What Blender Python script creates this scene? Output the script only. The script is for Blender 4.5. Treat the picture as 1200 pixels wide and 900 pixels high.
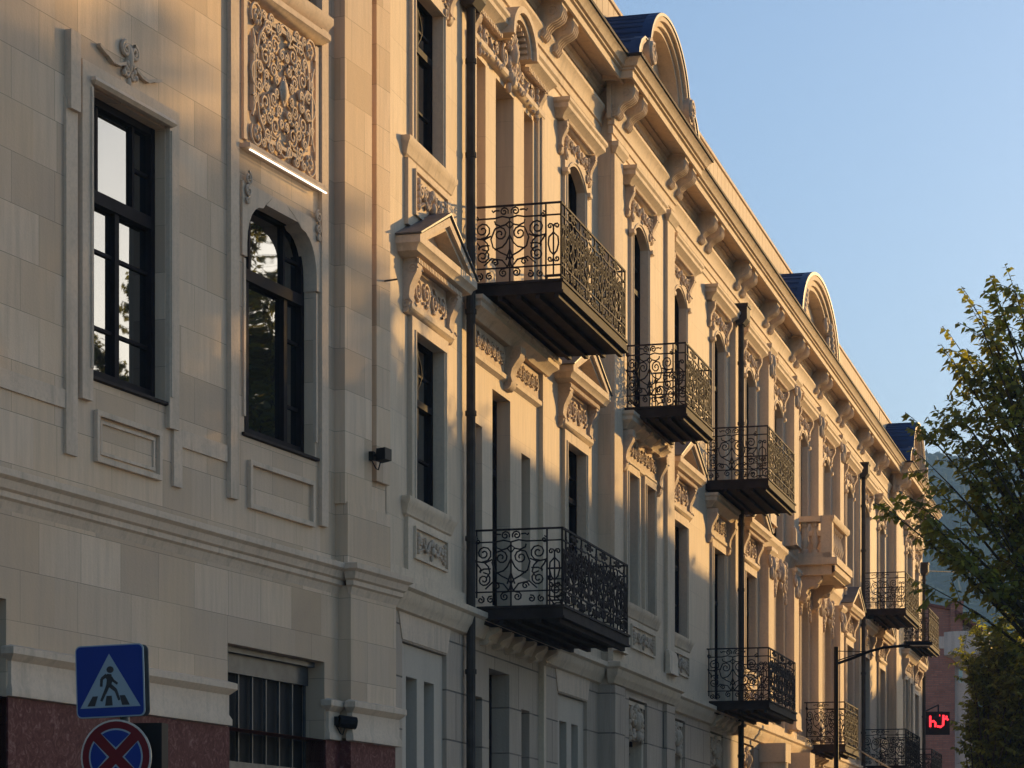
import bpy, bmesh, math, random
import numpy as np
from mathutils import Vector, Matrix
R = math.radians
S = bpy.context.scene
for o in list(bpy.data.objects): bpy.data.objects.remove(o)
COL = S.collection
random.seed(7)

# ---------------------------------------------------------------- camera
cd = bpy.data.cameras.new('camera'); cam = bpy.data.objects.new('camera', cd); COL.objects.link(cam)
cam.location = (0, 0, 1.6); cam.rotation_euler = (R(90), 0, 0)
cd.sensor_width = 36; cd.lens = 93.0; cd.shift_y = 0.5125
cd.clip_start = .2; cd.clip_end = 5000
S.camera = cam
# ---------------------------------------------------------------- light
SUN_AZ, SUN_EL = 44.0, 10.6          # degrees clockwise from the view direction (+Y), height
w = bpy.data.worlds.new('World'); S.world = w; w.use_nodes = True
nt = w.node_tree; bg = nt.nodes['Background']
sky = nt.nodes.new('ShaderNodeTexSky'); sky.sky_type = 'NISHITA'; sky.sun_disc = False
sky.sun_elevation = R(SUN_EL); sky.sun_rotation = R(SUN_AZ)
sky.air_density = 1.0; sky.dust_density = 2.0; sky.ozone_density = 3.2; sky.altitude = 400
nt.links.new(sky.outputs[0], bg.inputs[0]); bg.inputs[1].default_value = 0.073
sl = bpy.data.lights.new('sun', 'SUN'); sun = bpy.data.objects.new('sun', sl); COL.objects.link(sun)
sl.energy = 2.4; sl.angle = R(.55); sl.color = (1, .62, .22)
sd = Vector((math.sin(R(SUN_AZ))*math.cos(R(SUN_EL)), math.cos(R(SUN_AZ))*math.cos(R(SUN_EL)), math.sin(R(SUN_EL))))
sun.rotation_euler = sd.to_track_quat('Z', 'Y').to_euler()
S.view_settings.view_transform = 'Standard'; S.view_settings.look = 'None'
S.view_settings.exposure = 1.54; S.view_settings.gamma = 1
S.cycles.use_denoising = True
S.cycles.max_bounces = 6; S.cycles.volume_bounces = 0; S.cycles.transparent_max_bounces = 8

# ---------------------------------------------------------------- frames of the two facades
F, HY = 3100., 1065.
A = math.atan(820/F); B = math.atan(1243/F)
X0, Y0 = -.55, 34.1
UK = -3.57                                    # where the two fronts meet
KX, KY = X0+UK*math.sin(A), Y0+UK*math.cos(A)
def street(u, o, z=0):                        # a point given along / out from the long front
    return Vector((X0+u*math.sin(A)+o*math.cos(A), Y0+u*math.cos(A)-o*math.sin(A), z))
def at(px, py, Y):
    return Vector(((px-600)/F*Y, Y, 1.6+(HY-py)/F*Y))

# ---------------------------------------------------------------- helpers
def tag(o, label=None, cat=None, group=None, kind=None):
    if label: o['label'] = label
    if cat: o['category'] = cat
    if group: o['group'] = group
    if kind: o['kind'] = kind
    return o
def empty(name, loc=(0, 0, 0), rz=0, parent=None):
    o = bpy.data.objects.new(name, None); COL.objects.link(o)
    o.location = loc; o.rotation_euler = (0, 0, rz); o.empty_display_size = .3
    if parent: o.parent = parent
    return o
def copy_tree(o, parent=None):
    c = o.copy(); COL.objects.link(c); c.parent = parent
    for ch in list(o.children): copy_tree(ch, c)
    return c

class MB:
    """mesh builder; coordinates are (along, out, up), stored as (along, -out, up)"""
    def __init__(s): s.v = []; s.f = []; s.m = []
    def add(s, vs, fs, m=0):
        b = len(s.v); s.v += [(p[0], -p[1], p[2]) for p in vs]
        s.f += [tuple(b+i for i in f) for f in fs]; s.m += [m]*len(fs)
    def box(s, u0, u1, o0, o1, z0, z1, m=0):
        s.add([(u, o, z) for z in (z0, z1) for o in (o0, o1) for u in (u0, u1)],
              [(0, 1, 3, 2), (4, 6, 7, 5), (0, 4, 5, 1), (2, 3, 7, 6), (0, 2, 6, 4), (1, 5, 7, 3)], m)
    def quad(s, a, b, c, d, m=0): s.add([a, b, c, d], [(0, 1, 2, 3)], m)
    def prism_u(s, prof, u0, u1, m=0):            # prof: (out, z)
        n = len(prof)
        s.add([(u0, o, z) for o, z in prof]+[(u1, o, z) for o, z in prof],
              [(i, (i+1) % n, (i+1) % n+n, i+n) for i in range(n)]+[tuple(range(n))[::-1], tuple(range(n, 2*n))], m)
    def prism_o(s, poly, o0, o1, m=0):            # poly: (along, z)
        n = len(poly)
        s.add([(u, o0, z) for u, z in poly]+[(u, o1, z) for u, z in poly],
              [(i, (i+1) % n, (i+1) % n+n, i+n) for i in range(n)]+[tuple(range(n))[::-1], tuple(range(n, 2*n))], m)
    def prism_z(s, poly, z0, z1, m=0):            # poly: (along, out)
        n = len(poly)
        s.add([(u, o, z0) for u, o in poly]+[(u, o, z1) for u, o in poly],
              [(i, (i+1) % n, (i+1) % n+n, i+n) for i in range(n)]+[tuple(range(n))[::-1], tuple(range(n, 2*n))], m)
    def mould(s, prof, u0, u1, base=0, el=True, er=True, m=0):   # moulding with mitred returns; prof (d, z), u0..u1 where d = 0
        n = len(prof); rings = []
        L = lambda d: u0-d if el else u0
        Rr = lambda d: u1+d if er else u1
        rings.append([(L(d), base-.03, z) for d, z in prof])
        rings.append([(L(d), base+d, z) for d, z in prof])
        rings.append([(Rr(d), base+d, z) for d, z in prof])
        rings.append([(Rr(d), base-.03, z) for d, z in prof])
        vs = sum(rings, []); fs = []
        for k in range(3):
            for i in range(n-1):
                fs.append((k*n+i, k*n+i+1, (k+1)*n+i+1, (k+1)*n+i))
        s.add(vs, fs, m)
    def tube(s, pts, r, n=6, m=0, r1=None, cap=False):
        P = [Vector(p) for p in pts]; N = len(P)
        if N < 2: return
        up = None; vs = []
        for i, p in enumerate(P):
            t = (P[min(i+1, N-1)]-P[max(i-1, 0)])
            if t.length < 1e-9: t = Vector((0, 0, 1))
            t.normalize()
            if up is None:
                a = Vector((0, 1, 0)) if abs(t.y) < .9 else Vector((1, 0, 0))
                up = (a-t*a.dot(t)).normalized()
            else:
                up = (up-t*up.dot(t))
                up = up.normalized() if up.length > 1e-6 else t.orthogonal().normalized()
            q = t.cross(up); rr = r if r1 is None else r+(r1-r)*i/(N-1)
            for k in range(n):
                an = 2*math.pi*k/n+.785
                vs.append(tuple(p+up*(math.cos(an)*rr)+q*(math.sin(an)*rr)))
        fs = [(i*n+k, i*n+(k+1) % n, (i+1)*n+(k+1) % n, (i+1)*n+k) for i in range(N-1) for k in range(n)]
        if cap: fs += [tuple(range(n))[::-1], tuple((N-1)*n+k for k in range(n))]
        s.add(vs, fs, m)
    def lathe(s, prof, c=(0, 0), n=12, m=0):       # prof (r, z) about a vertical axis at (along, out)
        N = len(prof)
        vs = [(c[0]+r*math.cos(2*math.pi*k/n), c[1]+r*math.sin(2*math.pi*k/n), z) for r, z in prof for k in range(n)]
        fs = [(i*n+k, i*n+(k+1) % n, (i+1)*n+(k+1) % n, (i+1)*n+k) for i in range(N-1) for k in range(n)]
        fs += [tuple(range(n))[::-1], tuple((N-1)*n+k for k in range(n))]
        s.add(vs, fs, m)
    def blob(s, c, r, n=6, m=0, k=None):
        n = n+2                   # small ellipsoid, r = (ru, ro, rz)
        vs = []; fs = []
        for i in range(1, 4):
            th = math.pi*i/4
            for k in range(n):
                ph = 2*math.pi*k/n
                vs.append((c[0]+r[0]*math.sin(th)*math.cos(ph), c[1]+r[1]*math.sin(th)*math.sin(ph), c[2]+r[2]*math.cos(th)))
        t = len(vs); vs += [(c[0], c[1], c[2]+r[2]), (c[0], c[1], c[2]-r[2])]
        for i in range(2):
            for k in range(n): fs.append((i*n+k, i*n+(k+1) % n, (i+1)*n+(k+1) % n, (i+1)*n+k))
        for k in range(n): fs += [(k, t, (k+1) % n), (2*n+k, 2*n+(k+1) % n, t+1)]
        s.add(vs, fs, m)
    def build(s, name, mat, parent=None, loc=(0, 0, 0), smooth=False, recalc=True):
        me = bpy.data.meshes.new(name); me.from_pydata(s.v, [], s.f); 
        for mm in (mat if isinstance(mat, (list, tuple)) else [mat]): me.materials.append(mm)
        if isinstance(mat, (list, tuple)): me.polygons.foreach_set('material_index', s.m)
        if recalc:
            bm = bmesh.new(); bm.from_mesh(me); bmesh.ops.recalc_face_normals(bm, faces=bm.faces); bm.to_mesh(me); bm.free()
        nm = me.materials[0].name
        bm = bmesh.new(); bm.from_mesh(me); lim = 1.31 if nm == 'carved_trim' else .6
        for f_ in bm.faces: f_.smooth = True
        for e_ in bm.edges: e_.smooth = len(e_.link_faces) == 2 and e_.calc_face_angle(3.2) < lim
        bm.to_mesh(me); bm.free()
        if smooth: me.polygons.foreach_set('use_smooth', [True]*len(me.polygons))
        me.update()
        o = bpy.data.objects.new(name, me); COL.objects.link(o)
        if parent: o.parent = parent
        o.location = (loc[0], -loc[1], loc[2])
        return o

# ---------------------------------------------------------------- materials
def nodes(name):
    m = bpy.data.materials.new(name); m.use_nodes = True
    n = m.node_tree.nodes; l = m.node_tree.links
    return m, n, l, n['Principled BSDF']
def rgb(c): return (c[0], c[1], c[2], 1)
def mixc(n, l, fac, a, b, blend='MIX'):
    x = n.new('ShaderNodeMix'); x.data_type = 'RGBA'; x.blend_type = blend
    for i, v in ((0, fac), (6, a), (7, b)):
        if hasattr(v, 'links') or isinstance(v, bpy.types.NodeSocket): l.new(v, x.inputs[i])
        elif i == 0: x.inputs[0].default_value = v
        else: x.inputs[i].default_value = rgb(v)
    return x.outputs[2]
def ramp(n, l, src, p0, p1):
    r = n.new('ShaderNodeMapRange'); r.inputs[1].default_value = p0; r.inputs[2].default_value = p1
    l.new(src, r.inputs[0]); return r.outputs[0]
def noise(n, l, co, scale, detail=4, rough=.55):
    x = n.new('ShaderNodeTexNoise'); x.inputs['Scale'].default_value = scale; x.inputs['Detail'].default_value = detail
    x.inputs['Roughness'].default_value = rough
    if co is not None: l.new(co, x.inputs['Vector'])
    return x.outputs[0]
def mapped(n, l, co, sc):
    m = n.new('ShaderNodeMapping'); m.inputs['Scale'].default_value = sc; l.new(co, m.inputs[0]); return m.outputs[0]
def bump(n, l, p, h, s, d):
    b = n.new('ShaderNodeBump'); b.inputs['Strength'].default_value = s; b.inputs['Distance'].default_value = d
    l.new(h, b.inputs['Height']); l.new(b.outputs[0], p.inputs['Normal'])
def stone(name, c1, c2, stain, rough=.85, bs=.25):
    m, n, l, p = nodes(name)
    tc = n.new('ShaderNodeTexCoord'); co = tc.outputs['Object']
    a = noise(n, l, co, 1.1, 5); st = noise(n, l, mapped(n, l, co, (3.5, 3.5, .35)), 1.6, 5, .6)
    fine = noise(n, l, co, 22, 5, .65)
    c = mixc(n, l, ramp(n, l, a, .3, .7), c1, c2)
    f = n.new('ShaderNodeMath'); f.operation = 'MULTIPLY'; l.new(ramp(n, l, st, .52, .75), f.inputs[0]); f.inputs[1].default_value = .55
    c = mixc(n, l, f.outputs[0], c, stain)
    g = n.new('ShaderNodeMath'); g.operation = 'MULTIPLY'; l.new(ramp(n, l, fine, .45, .8), g.inputs[0]); g.inputs[1].default_value = .35
    c = mixc(n, l, g.outputs[0], c, stain)
    l.new(c, p.inputs['Base Color']); p.inputs['Roughness'].default_value = rough
    p.inputs['Specular IOR Level'].default_value = .25
    bump(n, l, p, fine, bs, .01)
    return m
def ashlar(name, c1, c2, c3, bw, bh, mortar=.004, mcol=None, bstr=.4):
    m, n, l, p = nodes(name)
    tc = n.new('ShaderNodeTexCoord'); co = tc.outputs['Object']
    sp = n.new('ShaderNodeSeparateXYZ'); l.new(co, sp.inputs[0])
    ad = n.new('ShaderNodeMath'); l.new(sp.outputs[0], ad.inputs[0]); l.new(sp.outputs[1], ad.inputs[1])
    cb = n.new('ShaderNodeCombineXYZ'); l.new(ad.outputs[0], cb.inputs[0]); l.new(sp.outputs[2], cb.inputs[1])
    def brick(a, b, w_, h_, ms, off):
        t = n.new('ShaderNodeTexBrick'); l.new(cb.outputs[0], t.inputs['Vector'])
        t.inputs['Color1'].default_value = rgb(a); t.inputs['Color2'].default_value = rgb(b)
        t.inputs['Mortar'].default_value = rgb(mcol or tuple(x*.55 for x in a))
        t.inputs['Scale'].default_value = 1; t.inputs['Mortar Size'].default_value = ms; t.inputs['Mortar Smooth'].default_value = .3
        t.inputs['Brick Width'].default_value = w_; t.inputs['Row Height'].default_value = h_
        t.offset = off; t.squash = 1.35; t.squash_frequency = 3
        return t
    b1 = brick(c1, c2, bw, bh, mortar, .37); b2 = brick((1, 1, 1), tuple(x/y for x, y in zip(c3, c1)), bw*1.0, bh, 0, .37)
    b2.inputs['Bias'].default_value = -.35
    mp = n.new('ShaderNodeMapping'); mp.inputs['Location'].default_value = (bw*7*13, bh*3*26, 0); 
    l.new(cb.outputs[0], mp.inputs[0]); l.new(mp.outputs[0], b2.inputs['Vector'])
    c = mixc(n, l, .8, b1.outputs[0], b2.outputs[0], 'MULTIPLY')
    a = noise(n, l, co, .7, 4); st = noise(n, l, mapped(n, l, co, (9, 9, .8)), 1.3, 5, .65); fine = noise(n, l, co, 28, 5, .65)
    f = n.new('ShaderNodeMath'); f.operation = 'MULTIPLY'; l.new(ramp(n, l, st, .42, .78), f.inputs[0]); f.inputs[1].default_value = .6
    c = mixc(n, l, f.outputs[0], c, tuple(x*.58 for x in c1))
    f = n.new('ShaderNodeMath'); f.operation = 'MULTIPLY'; l.new(ramp(n, l, a, .45, .7), f.inputs[0]); f.inputs[1].default_value = .55
    c = mixc(n, l, f.outputs[0], c, c3)
    l.new(c, p.inputs['Base Color']); p.inputs['Roughness'].default_value = .8; p.inputs['Specular IOR Level'].default_value = .3
    iv = n.new('ShaderNodeMath'); iv.operation = 'MULTIPLY_ADD'; l.new(b1.outputs['Fac'], iv.inputs[0]); iv.inputs[1].default_value = -1.5; l.new(fine, iv.inputs[2])
    bump(n, l, p, iv.outputs[0], bstr, .008)
    return m
def plain(name, c, rough=.5, metal=0, spec=.5, var=.25, scale=6, bs=0):
    m, n, l, p = nodes(name)
    tc = n.new('ShaderNodeTexCoord')
    f = noise(n, l, tc.outputs['Object'], scale, 4)
    l.new(mixc(n, l, ramp(n, l, f, .3, .7), tuple(x*(1-var) for x in c), tuple(min(1, x*(1+var)) for x in c)), p.inputs['Base Color'])
    p.inputs['Roughness'].default_value = rough; p.inputs['Metallic'].default_value = metal; p.inputs['Specular IOR Level'].default_value = spec
    if bs: bump(n, l, p, f, bs, .01)
    return m
def emit(name, c, s):
    m, n, l, p = nodes(name); p.inputs['Base Color'].default_value = rgb((.02, .02, .02))
    p.inputs['Emission Color'].default_value = rgb(c); p.inputs['Emission Strength'].default_value = s
    return m

M = {}
M['stone'] = stone('cream_stone', (.70, .555, .40), (.62, .49, .35), (.38, .295, .21))
M['trim'] = stone('cream_trim', (.71, .565, .41), (.64, .505, .36), (.34, .26, .19), bs=.35)
M['orn'] = stone('carved_trim', (.64, .495, .365), (.55, .42, .305), (.27, .20, .15), bs=.5)
M['ground'] = ashlar('ground_floor_stone', (.50, .395, .30), (.46, .36, .27), (.44, .345, .26), 1.25, .62, .012, (.13, .11, .09), .8)
M['ash'] = ashlar('ashlar_limestone', (.79, .60, .425), (.52, .38, .265), (.68, .475, .29), .72, .46, .003, (.25, .19, .14), .35)
M['ashtrim'] = stone('limestone_trim', (.72, .555, .405), (.63, .48, .345), (.33, .26, .19))
M['cwall'] = ashlar('cream_wall', (.70, .555, .40), (.66, .515, .365), (.63, .485, .335), 1.3, .62, .0022, (.36, .28, .21), .2)
M['iron'] = plain('wrought_iron', (.034, .025, .025), .75, .0, .10, .3, 30)
M['slab'] = plain('dark_steel_slab', (.040, .030, .027), .78, 0, .10, .3, 4)
M['sash'] = plain('dark_sash_paint', (.020, .016, .018), .7, 0, .06, .2, 8)
M['pipe'] = plain('bronze_pipe', (.060, .050, .043), .7, 0, .1, .25, 5)
M['panel'] = stone('pale_panel', (.54, .455, .355), (.50, .42, .33), (.40, .335, .26), .7, .1)
M['void'] = plain('dark_room', (.012, .011, .011), .9)
M['black'] = plain('black_plastic', (.006, .006, .007), .6, 0, .2)
M['greysteel'] = plain('grey_steel', (.09, .095, .10), .45, .4)
def glass_mat():
    m, n, l, p = nodes('window_glass')
    p.inputs['Base Color'].default_value = rgb((.012, .013, .015)); p.inputs['Roughness'].default_value = .015
    p.inputs['Specular IOR Level'].default_value = .5; p.inputs['IOR'].default_value = 2.6
    tc = n.new('ShaderNodeTexCoord'); f = noise(n, l, tc.outputs['Object'], 1.3, 1)
    bump(n, l, p, f, .06, .05)
    return m
M['glass'] = glass_mat()
def marble_mat():
    m, n, l, p = nodes('red_marble')
    tc = n.new('ShaderNodeTexCoord'); co = tc.outputs['Object']
    a = n.new('ShaderNodeTexNoise'); a.inputs['Scale'].default_value = 9; a.inputs['Detail'].default_value = 8; a.inputs['Distortion'].default_value = 2.2
    a.inputs['Roughness'].default_value = .7; l.new(co, a.inputs['Vector'])
    c = mixc(n, l, ramp(n, l, a.outputs[0], .35, .62), (.080, .024, .022), (.165, .058, .050))
    c = mixc(n, l, ramp(n, l, a.outputs[0], .54, .70), c, (.27, .15, .13))
    l.new(c, p.inputs['Base Color']); p.inputs['Roughness'].default_value = .6; p.inputs['Specular IOR Level'].default_value = .08
    return m
M['marble'] = marble_mat()
def roof_mat():
    m, n, l, p = nodes('blue_metal_roof')
    tc = n.new('ShaderNodeTexCoord'); f = noise(n, l, tc.outputs['Object'], 3, 4)
    l.new(mixc(n, l, ramp(n, l, f, .3, .7), (.012, .034, .105), (.020, .050, .14)), p.inputs['Base Color'])
    p.inputs['Roughness'].default_value = .55; p.inputs['Specular IOR Level'].default_value = .25
    return m
M['roof'] = roof_mat()
M['lead'] = plain('lead_sheet', (.13, .125, .13), .6, .2, .4, .2, 5)

# ---------------------------------------------------------------- relief ornament
def spiral(cx, cz, r, a0, turns, d=1, n=16, end=.18):
    out = []
    for i in range(n+1):
        t = i/n; rr = r*(1-(1-end)*t); a = a0+d*turns*2*math.pi*t
        out.append((cx+rr*math.cos(a), cz+rr*math.sin(a)))
    return out
def relief_tube(mb, pts, o, r, n=5): mb.tube([(u, o, z) for u, z in pts], r, n)
def swag(mb, u0, u1, z, drop, o, r):
    pts = [(u0+(u1-u0)*t/10, z-drop*math.sin(math.pi*t/10)) for t in range(11)]
    relief_tube(mb, pts, o, r*1.1)
    for t in range(1, 10):
        u, zz = pts[t]
        k = .7+.6*math.sin(math.pi*t/10)
        mb.blob((u+random.uniform(-.01, .01), o+r*.5, zz), (r*1.2*k, r*1.0*k, r*1.2*k), 5)
def garland(mb, hw, z0, z1, o, seed=0):                # symmetric swags, scrolls and a centre shell
    rnd = random.Random(seed); h = z1-z0; r = h*.055
    for s in (-1, 1):
        swag(mb, s*.10*hw, s*.62*hw, z1-h*.25, h*.42, o, r)
        relief_tube(mb, [(s*u, z) for u, z in spiral(.74*hw, z0+h*.62, h*.20, 2.5, 1.4, -1)], o, r)
        relief_tube(mb, [(s*u, z) for u, z in spiral(.40*hw, z0+h*.70, h*.15, .3, 1.3, 1)], o, r*.8)
        for k in range(5):                              # drops at the ends
            mb.blob((s*.92*hw, o, z1-h*(.15+.17*k)), (r*(1.5-.12*k), r*1.5, h*.10), 6)
        for k in range(4):
            a = 1.1+.5*k
            mb.blob((s*(.60+.1*k)*hw, o, z0+h*(.35-.05*k)), (h*.09, r*1.2, r*.9), 5)
    for k in range(5):
        a = R(30+30*k)
        mb.blob((math.cos(a)*h*.17, o+.01, z0+h*.55+math.sin(a)*h*.24), (h*.07, r*1.6, h*.13), 6)
    mb.blob((0, o+.02, z0+h*.42), (h*.13, r*2, h*.17), 8)
    mb.blob((0, o, z0+h*.14), (h*.07, r*1.5, h*.14), 6)
def foliage(mb, hw, z0, z1, o, n=7, seed=1):           # acanthus scroll frieze
    rnd = random.Random(seed); h = z1-z0
    k = max(2, int(round(2*hw/(h*.75)))); dx = 2*hw/k
    for i in range(k):
        c = -hw+dx*(i+.5); d = 1 if i % 2 else -1
        r = min(h*.36, dx*.42)
        relief_tube(mb, spiral(c, (z0+z1)/2+d*h*.04, r, -1.57*d, 1.7, d, 18), o, h*.045)
        mb.blob((c, o, (z0+z1)/2+d*h*.04), (h*.08, h*.09, h*.08), 6)
        for q in range(6):
            a = rnd.uniform(0, 6.28)
            mb.blob((c+math.cos(a)*r*1.0, o, (z0+z1)/2+math.sin(a)*r*1.0), (h*.09, h*.05, h*.05), 5)
def console(mb, u, hw, z0, z1, o, pr):                 # scrolled bracket seen in profile
    h = z1-z0
    prof = [(o-.02, z1), (o+pr, z1), (o+pr*1.02, z1-.12*h), (o+pr*.95, z1-.26*h), (o+pr*.72, z1-.38*h), (o+pr*.5, z1-.52*h),
            (o+pr*.42, z1-.68*h), (o+pr*.5, z1-.80*h), (o+pr*.42, z1-.92*h), (o+pr*.22, z0), (o-.02, z0)]
    mb.prism_u(prof, u-hw, u+hw)
    for s in (-1, 1):
        e = u+s*(hw+.006)
        for (cz, rr, co) in ((z1-.2*h, .17*h, o+pr*.68), (z0+.17*h, .10*h, o+pr*.26)):
            mb.tube([(e, co+a, z) for a, z in spiral(0, cz, min(rr, pr*.36), 0, 1.5, 1, 12)], h*.022, 4)

# ---------------------------------------------------------------- wall sheet with openings
def wall_sheet(mb, u0, u1, z0, z1, o, ops, m=0):
    us = sorted({u0, u1}|{x for q in ops for x in (q[0], q[1]) if u0 < x < u1})
    zs = sorted({z0, z1}|{x for q in ops for x in (q[2], q[3]) if z0 < x < z1})
    for i in range(len(us)-1):
        for j in range(len(zs)-1):
            cu, cz = (us[i]+us[i+1])/2, (zs[j]+zs[j+1])/2
            if any(q[0] < cu < q[1] and q[2] < cz < q[3] for q in ops): continue
            mb.quad((us[i], o, zs[j]), (us[i+1], o, zs[j]), (us[i+1], o, zs[j+1]), (us[i], o, zs[j+1]), m)
    for (a, b, c, d, dep) in ops:
        i = o-dep
        mb.quad((a, o, c), (a, i, c), (a, i, d), (a, o, d), m); mb.quad((b, o, c), (b, i, c), (b, i, d), (b, o, d), m)
        mb.quad((a, o, d), (a, i, d), (b, i, d), (b, o, d), m); mb.quad((a, o, c), (a, i, c), (b, i, c), (b, o, c), m)

# ================================================================ TERRACE (the long front)
T = empty('terrace_building', (X0, Y0, 0), R(90)-A)
tag(T, 'long cream terrace front with iron balconies, blue barrel dormers and a heavy bracketed cornice', 'building')
SEC = [(UK+.02, 7.4, 0), (7.4, 12.2, .2), (12.2, 45.5, 0), (45.5, 50.6, .2), (50.6, 55.2, 0)]
def base_out(u):
    for a, b, o in SEC:
        if a <= u < b: return o
    return 0
CEN = [-1.94, 1.75, 5.75, 9.45, 13.75, 17.65, 21.2, 24.85, 28.6, 32.4, 36.65, 40.2, 43.7, 49.0, 52.9]
UPZ = 12.75
OPS = []                                             # (u0,u1,z0,z1,depth) for the wall
DEP = .15

def surround(mb, hw, z0, spring, crown, fw=.16, pr=.05, top=None):
    n = 10; inner = [(-hw, z0), (-hw, spring)]
    if crown > spring+.01:
        for i in range(1, n):
            t = i/n; inner.append((-hw+2*hw*t, spring+(crown-spring)*math.sin(math.pi*t)**.8))
    inner += [(hw, spring), (hw, z0)]
    top = top or crown+fw
    outer = [(-hw-fw, z0)]+[(-hw-fw+(2*hw+2*fw)*(i/(len(inner)-3)), top) for i in range(len(inner)-2)]+[(hw+fw, z0)]
    vs = []
    for lst, oo in ((inner, -.09), (inner, pr), (outer, pr), (outer, -.03)): vs += [(u, oo, z) for u, z in lst]
    N = len(inner); fs = []
    for r in range(3):
        for i in range(N-1): fs.append((r*N+i, r*N+i+1, (r+1)*N+i+1, (r+1)*N+i))
    mb.add(vs, fs)
    # inner bead following the opening
    off = [(u*(1+.05/hw) if abs(u) >= hw-1e-6 else u, z+(.05 if z > spring-1e-6 and abs(u) < hw else 0)) for u, z in inner]
    mb.tube([(u, pr, z) for u, z in off], .022, 5)
def sash(mb, hw, z0, z1, o, bars=((.62, 0),), mull=True, curvy=False):
    t = .055
    mb.box(-hw, -hw+t, o, o+.06, z0, z1); mb.box(hw-t, hw, o, o+.06, z0, z1)
    mb.box(-hw+t, hw-t, o, o+.055, z0, z0+.09); mb.box(-hw+t, hw-t, o, o+.055, z1-t, z1)
    for f, _ in bars:
        z = z0+(z1-z0)*f; mb.box(-hw+t, hw-t, o-.01, o+.075, z-.04, z+.04)
    if mull: mb.box(-.035, .035, o-.005, o+.05, z0+.09, z1-t)
    for f in (.3, .8):
        z = z0+(z1-z0)*f
        mb.box(-hw+t, -.035, o, o+.035, z-.014, z+.014); mb.box(.035, hw-t, o, o+.035, z-.014, z+.014)
    if curvy:
        zc = z0+(z1-z0)*.82
        for s in (-1, 1):
            mb.tube([(s*(.05+.18*math.sin(math.pi*i/8)), o+.03, zc-.22+.44*i/8) for i in range(9)], .014, 4)
def pane(hw, z0, z1, o):
    g = MB(); g.quad((-hw, o, z0), (hw, o, z0), (hw, o, z1), (-hw, o, z1)); return g
HOOD = [(0, .26), (.25, .26), (.25, .21), (.22, .18), (.22, .12), (.14, .06), (.10, .0), (0, .0)]
def prof(p, z, k=1): return [(d*k, z+h) for d, h in p]

def upper_window(z0, flat=False):
    wn = MB(); sash(wn, .60, z0, UPZ-.02, -DEP-.01, ((.66, 0),), True, True)
    wo = wn.build('window', M['sash'], T)
    pane(.6, z0, UPZ, -DEP).build('glass', M['glass'], wo)
    m = MB(); surround(m, .58, z0+.01, *((12.66, 12.66) if flat else (12.48, 12.70)), .15, .05, 12.83)
    if not flat: m.mould([(0, 12.5), (.06, 12.5), (.06, 12.44), (.0, 12.40)], -.74, -.73+.02, .05); m.mould([(0, 12.5), (.06, 12.5), (.06, 12.44), (.0, 12.40)], .71, .74, .05)
    m.build('surround', M['trim'], wo)
    m = MB(); m.mould(prof(HOOD, 13.14), -1.0, 1.0); m.mould([(0, 13.2), (.10, 13.2), (.09, 13.13), (.05, 13.10), (0, 13.08)], -.86, .86)
    for i in range(26): m.box(-.85+.066*i, -.85+.066*i+.035, .09, .135, 13.135, 13.185)
    m.build('hood', M['trim'], wo)
    m = MB(); m.box(-.84, .84, -.03, .03, 12.84, 13.07); garland(m, .80, 12.74, 13.07, .06)
    for s in (-1, 1):
        relief_tube(m, spiral(s*.66, 12.72, .09, 1.57, 1.3, -s), .06, .02)
        console(m, s*.92, .06, 12.66, 13.13, .0, .14)
    m.build('ornament', M['orn'], wo)
    return wo
def sill_panel(wo, hw, z1=6.48, z0=5.62):
    m = MB(); m.mould([(0, z1), (.11, z1), (.11, z1-.05), (.08, z1-.10), (.05, z1-.20), (0, z1-.24)], -hw, hw)
    m.box(-hw+.02, hw-.02, -.03, .05, z0, z1-.23)
    for q in ((-.72*hw, .72*hw, z1-.34, z1-.31), (-.72*hw, .72*hw, z0+.16, z0+.19), (-.75*hw, -.72*hw, z0+.16, z1-.31), (.72*hw, .75*hw, z0+.16, z1-.31)):
        m.box(q[0], q[1], .045, .085, q[2], q[3])
    m.build('sill', M['trim'], wo)
    m = MB(); garland(m, hw*.66, z0+.20, z1-.36, .07, 3)
    m.build('ornament', M['orn'], wo)
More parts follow.
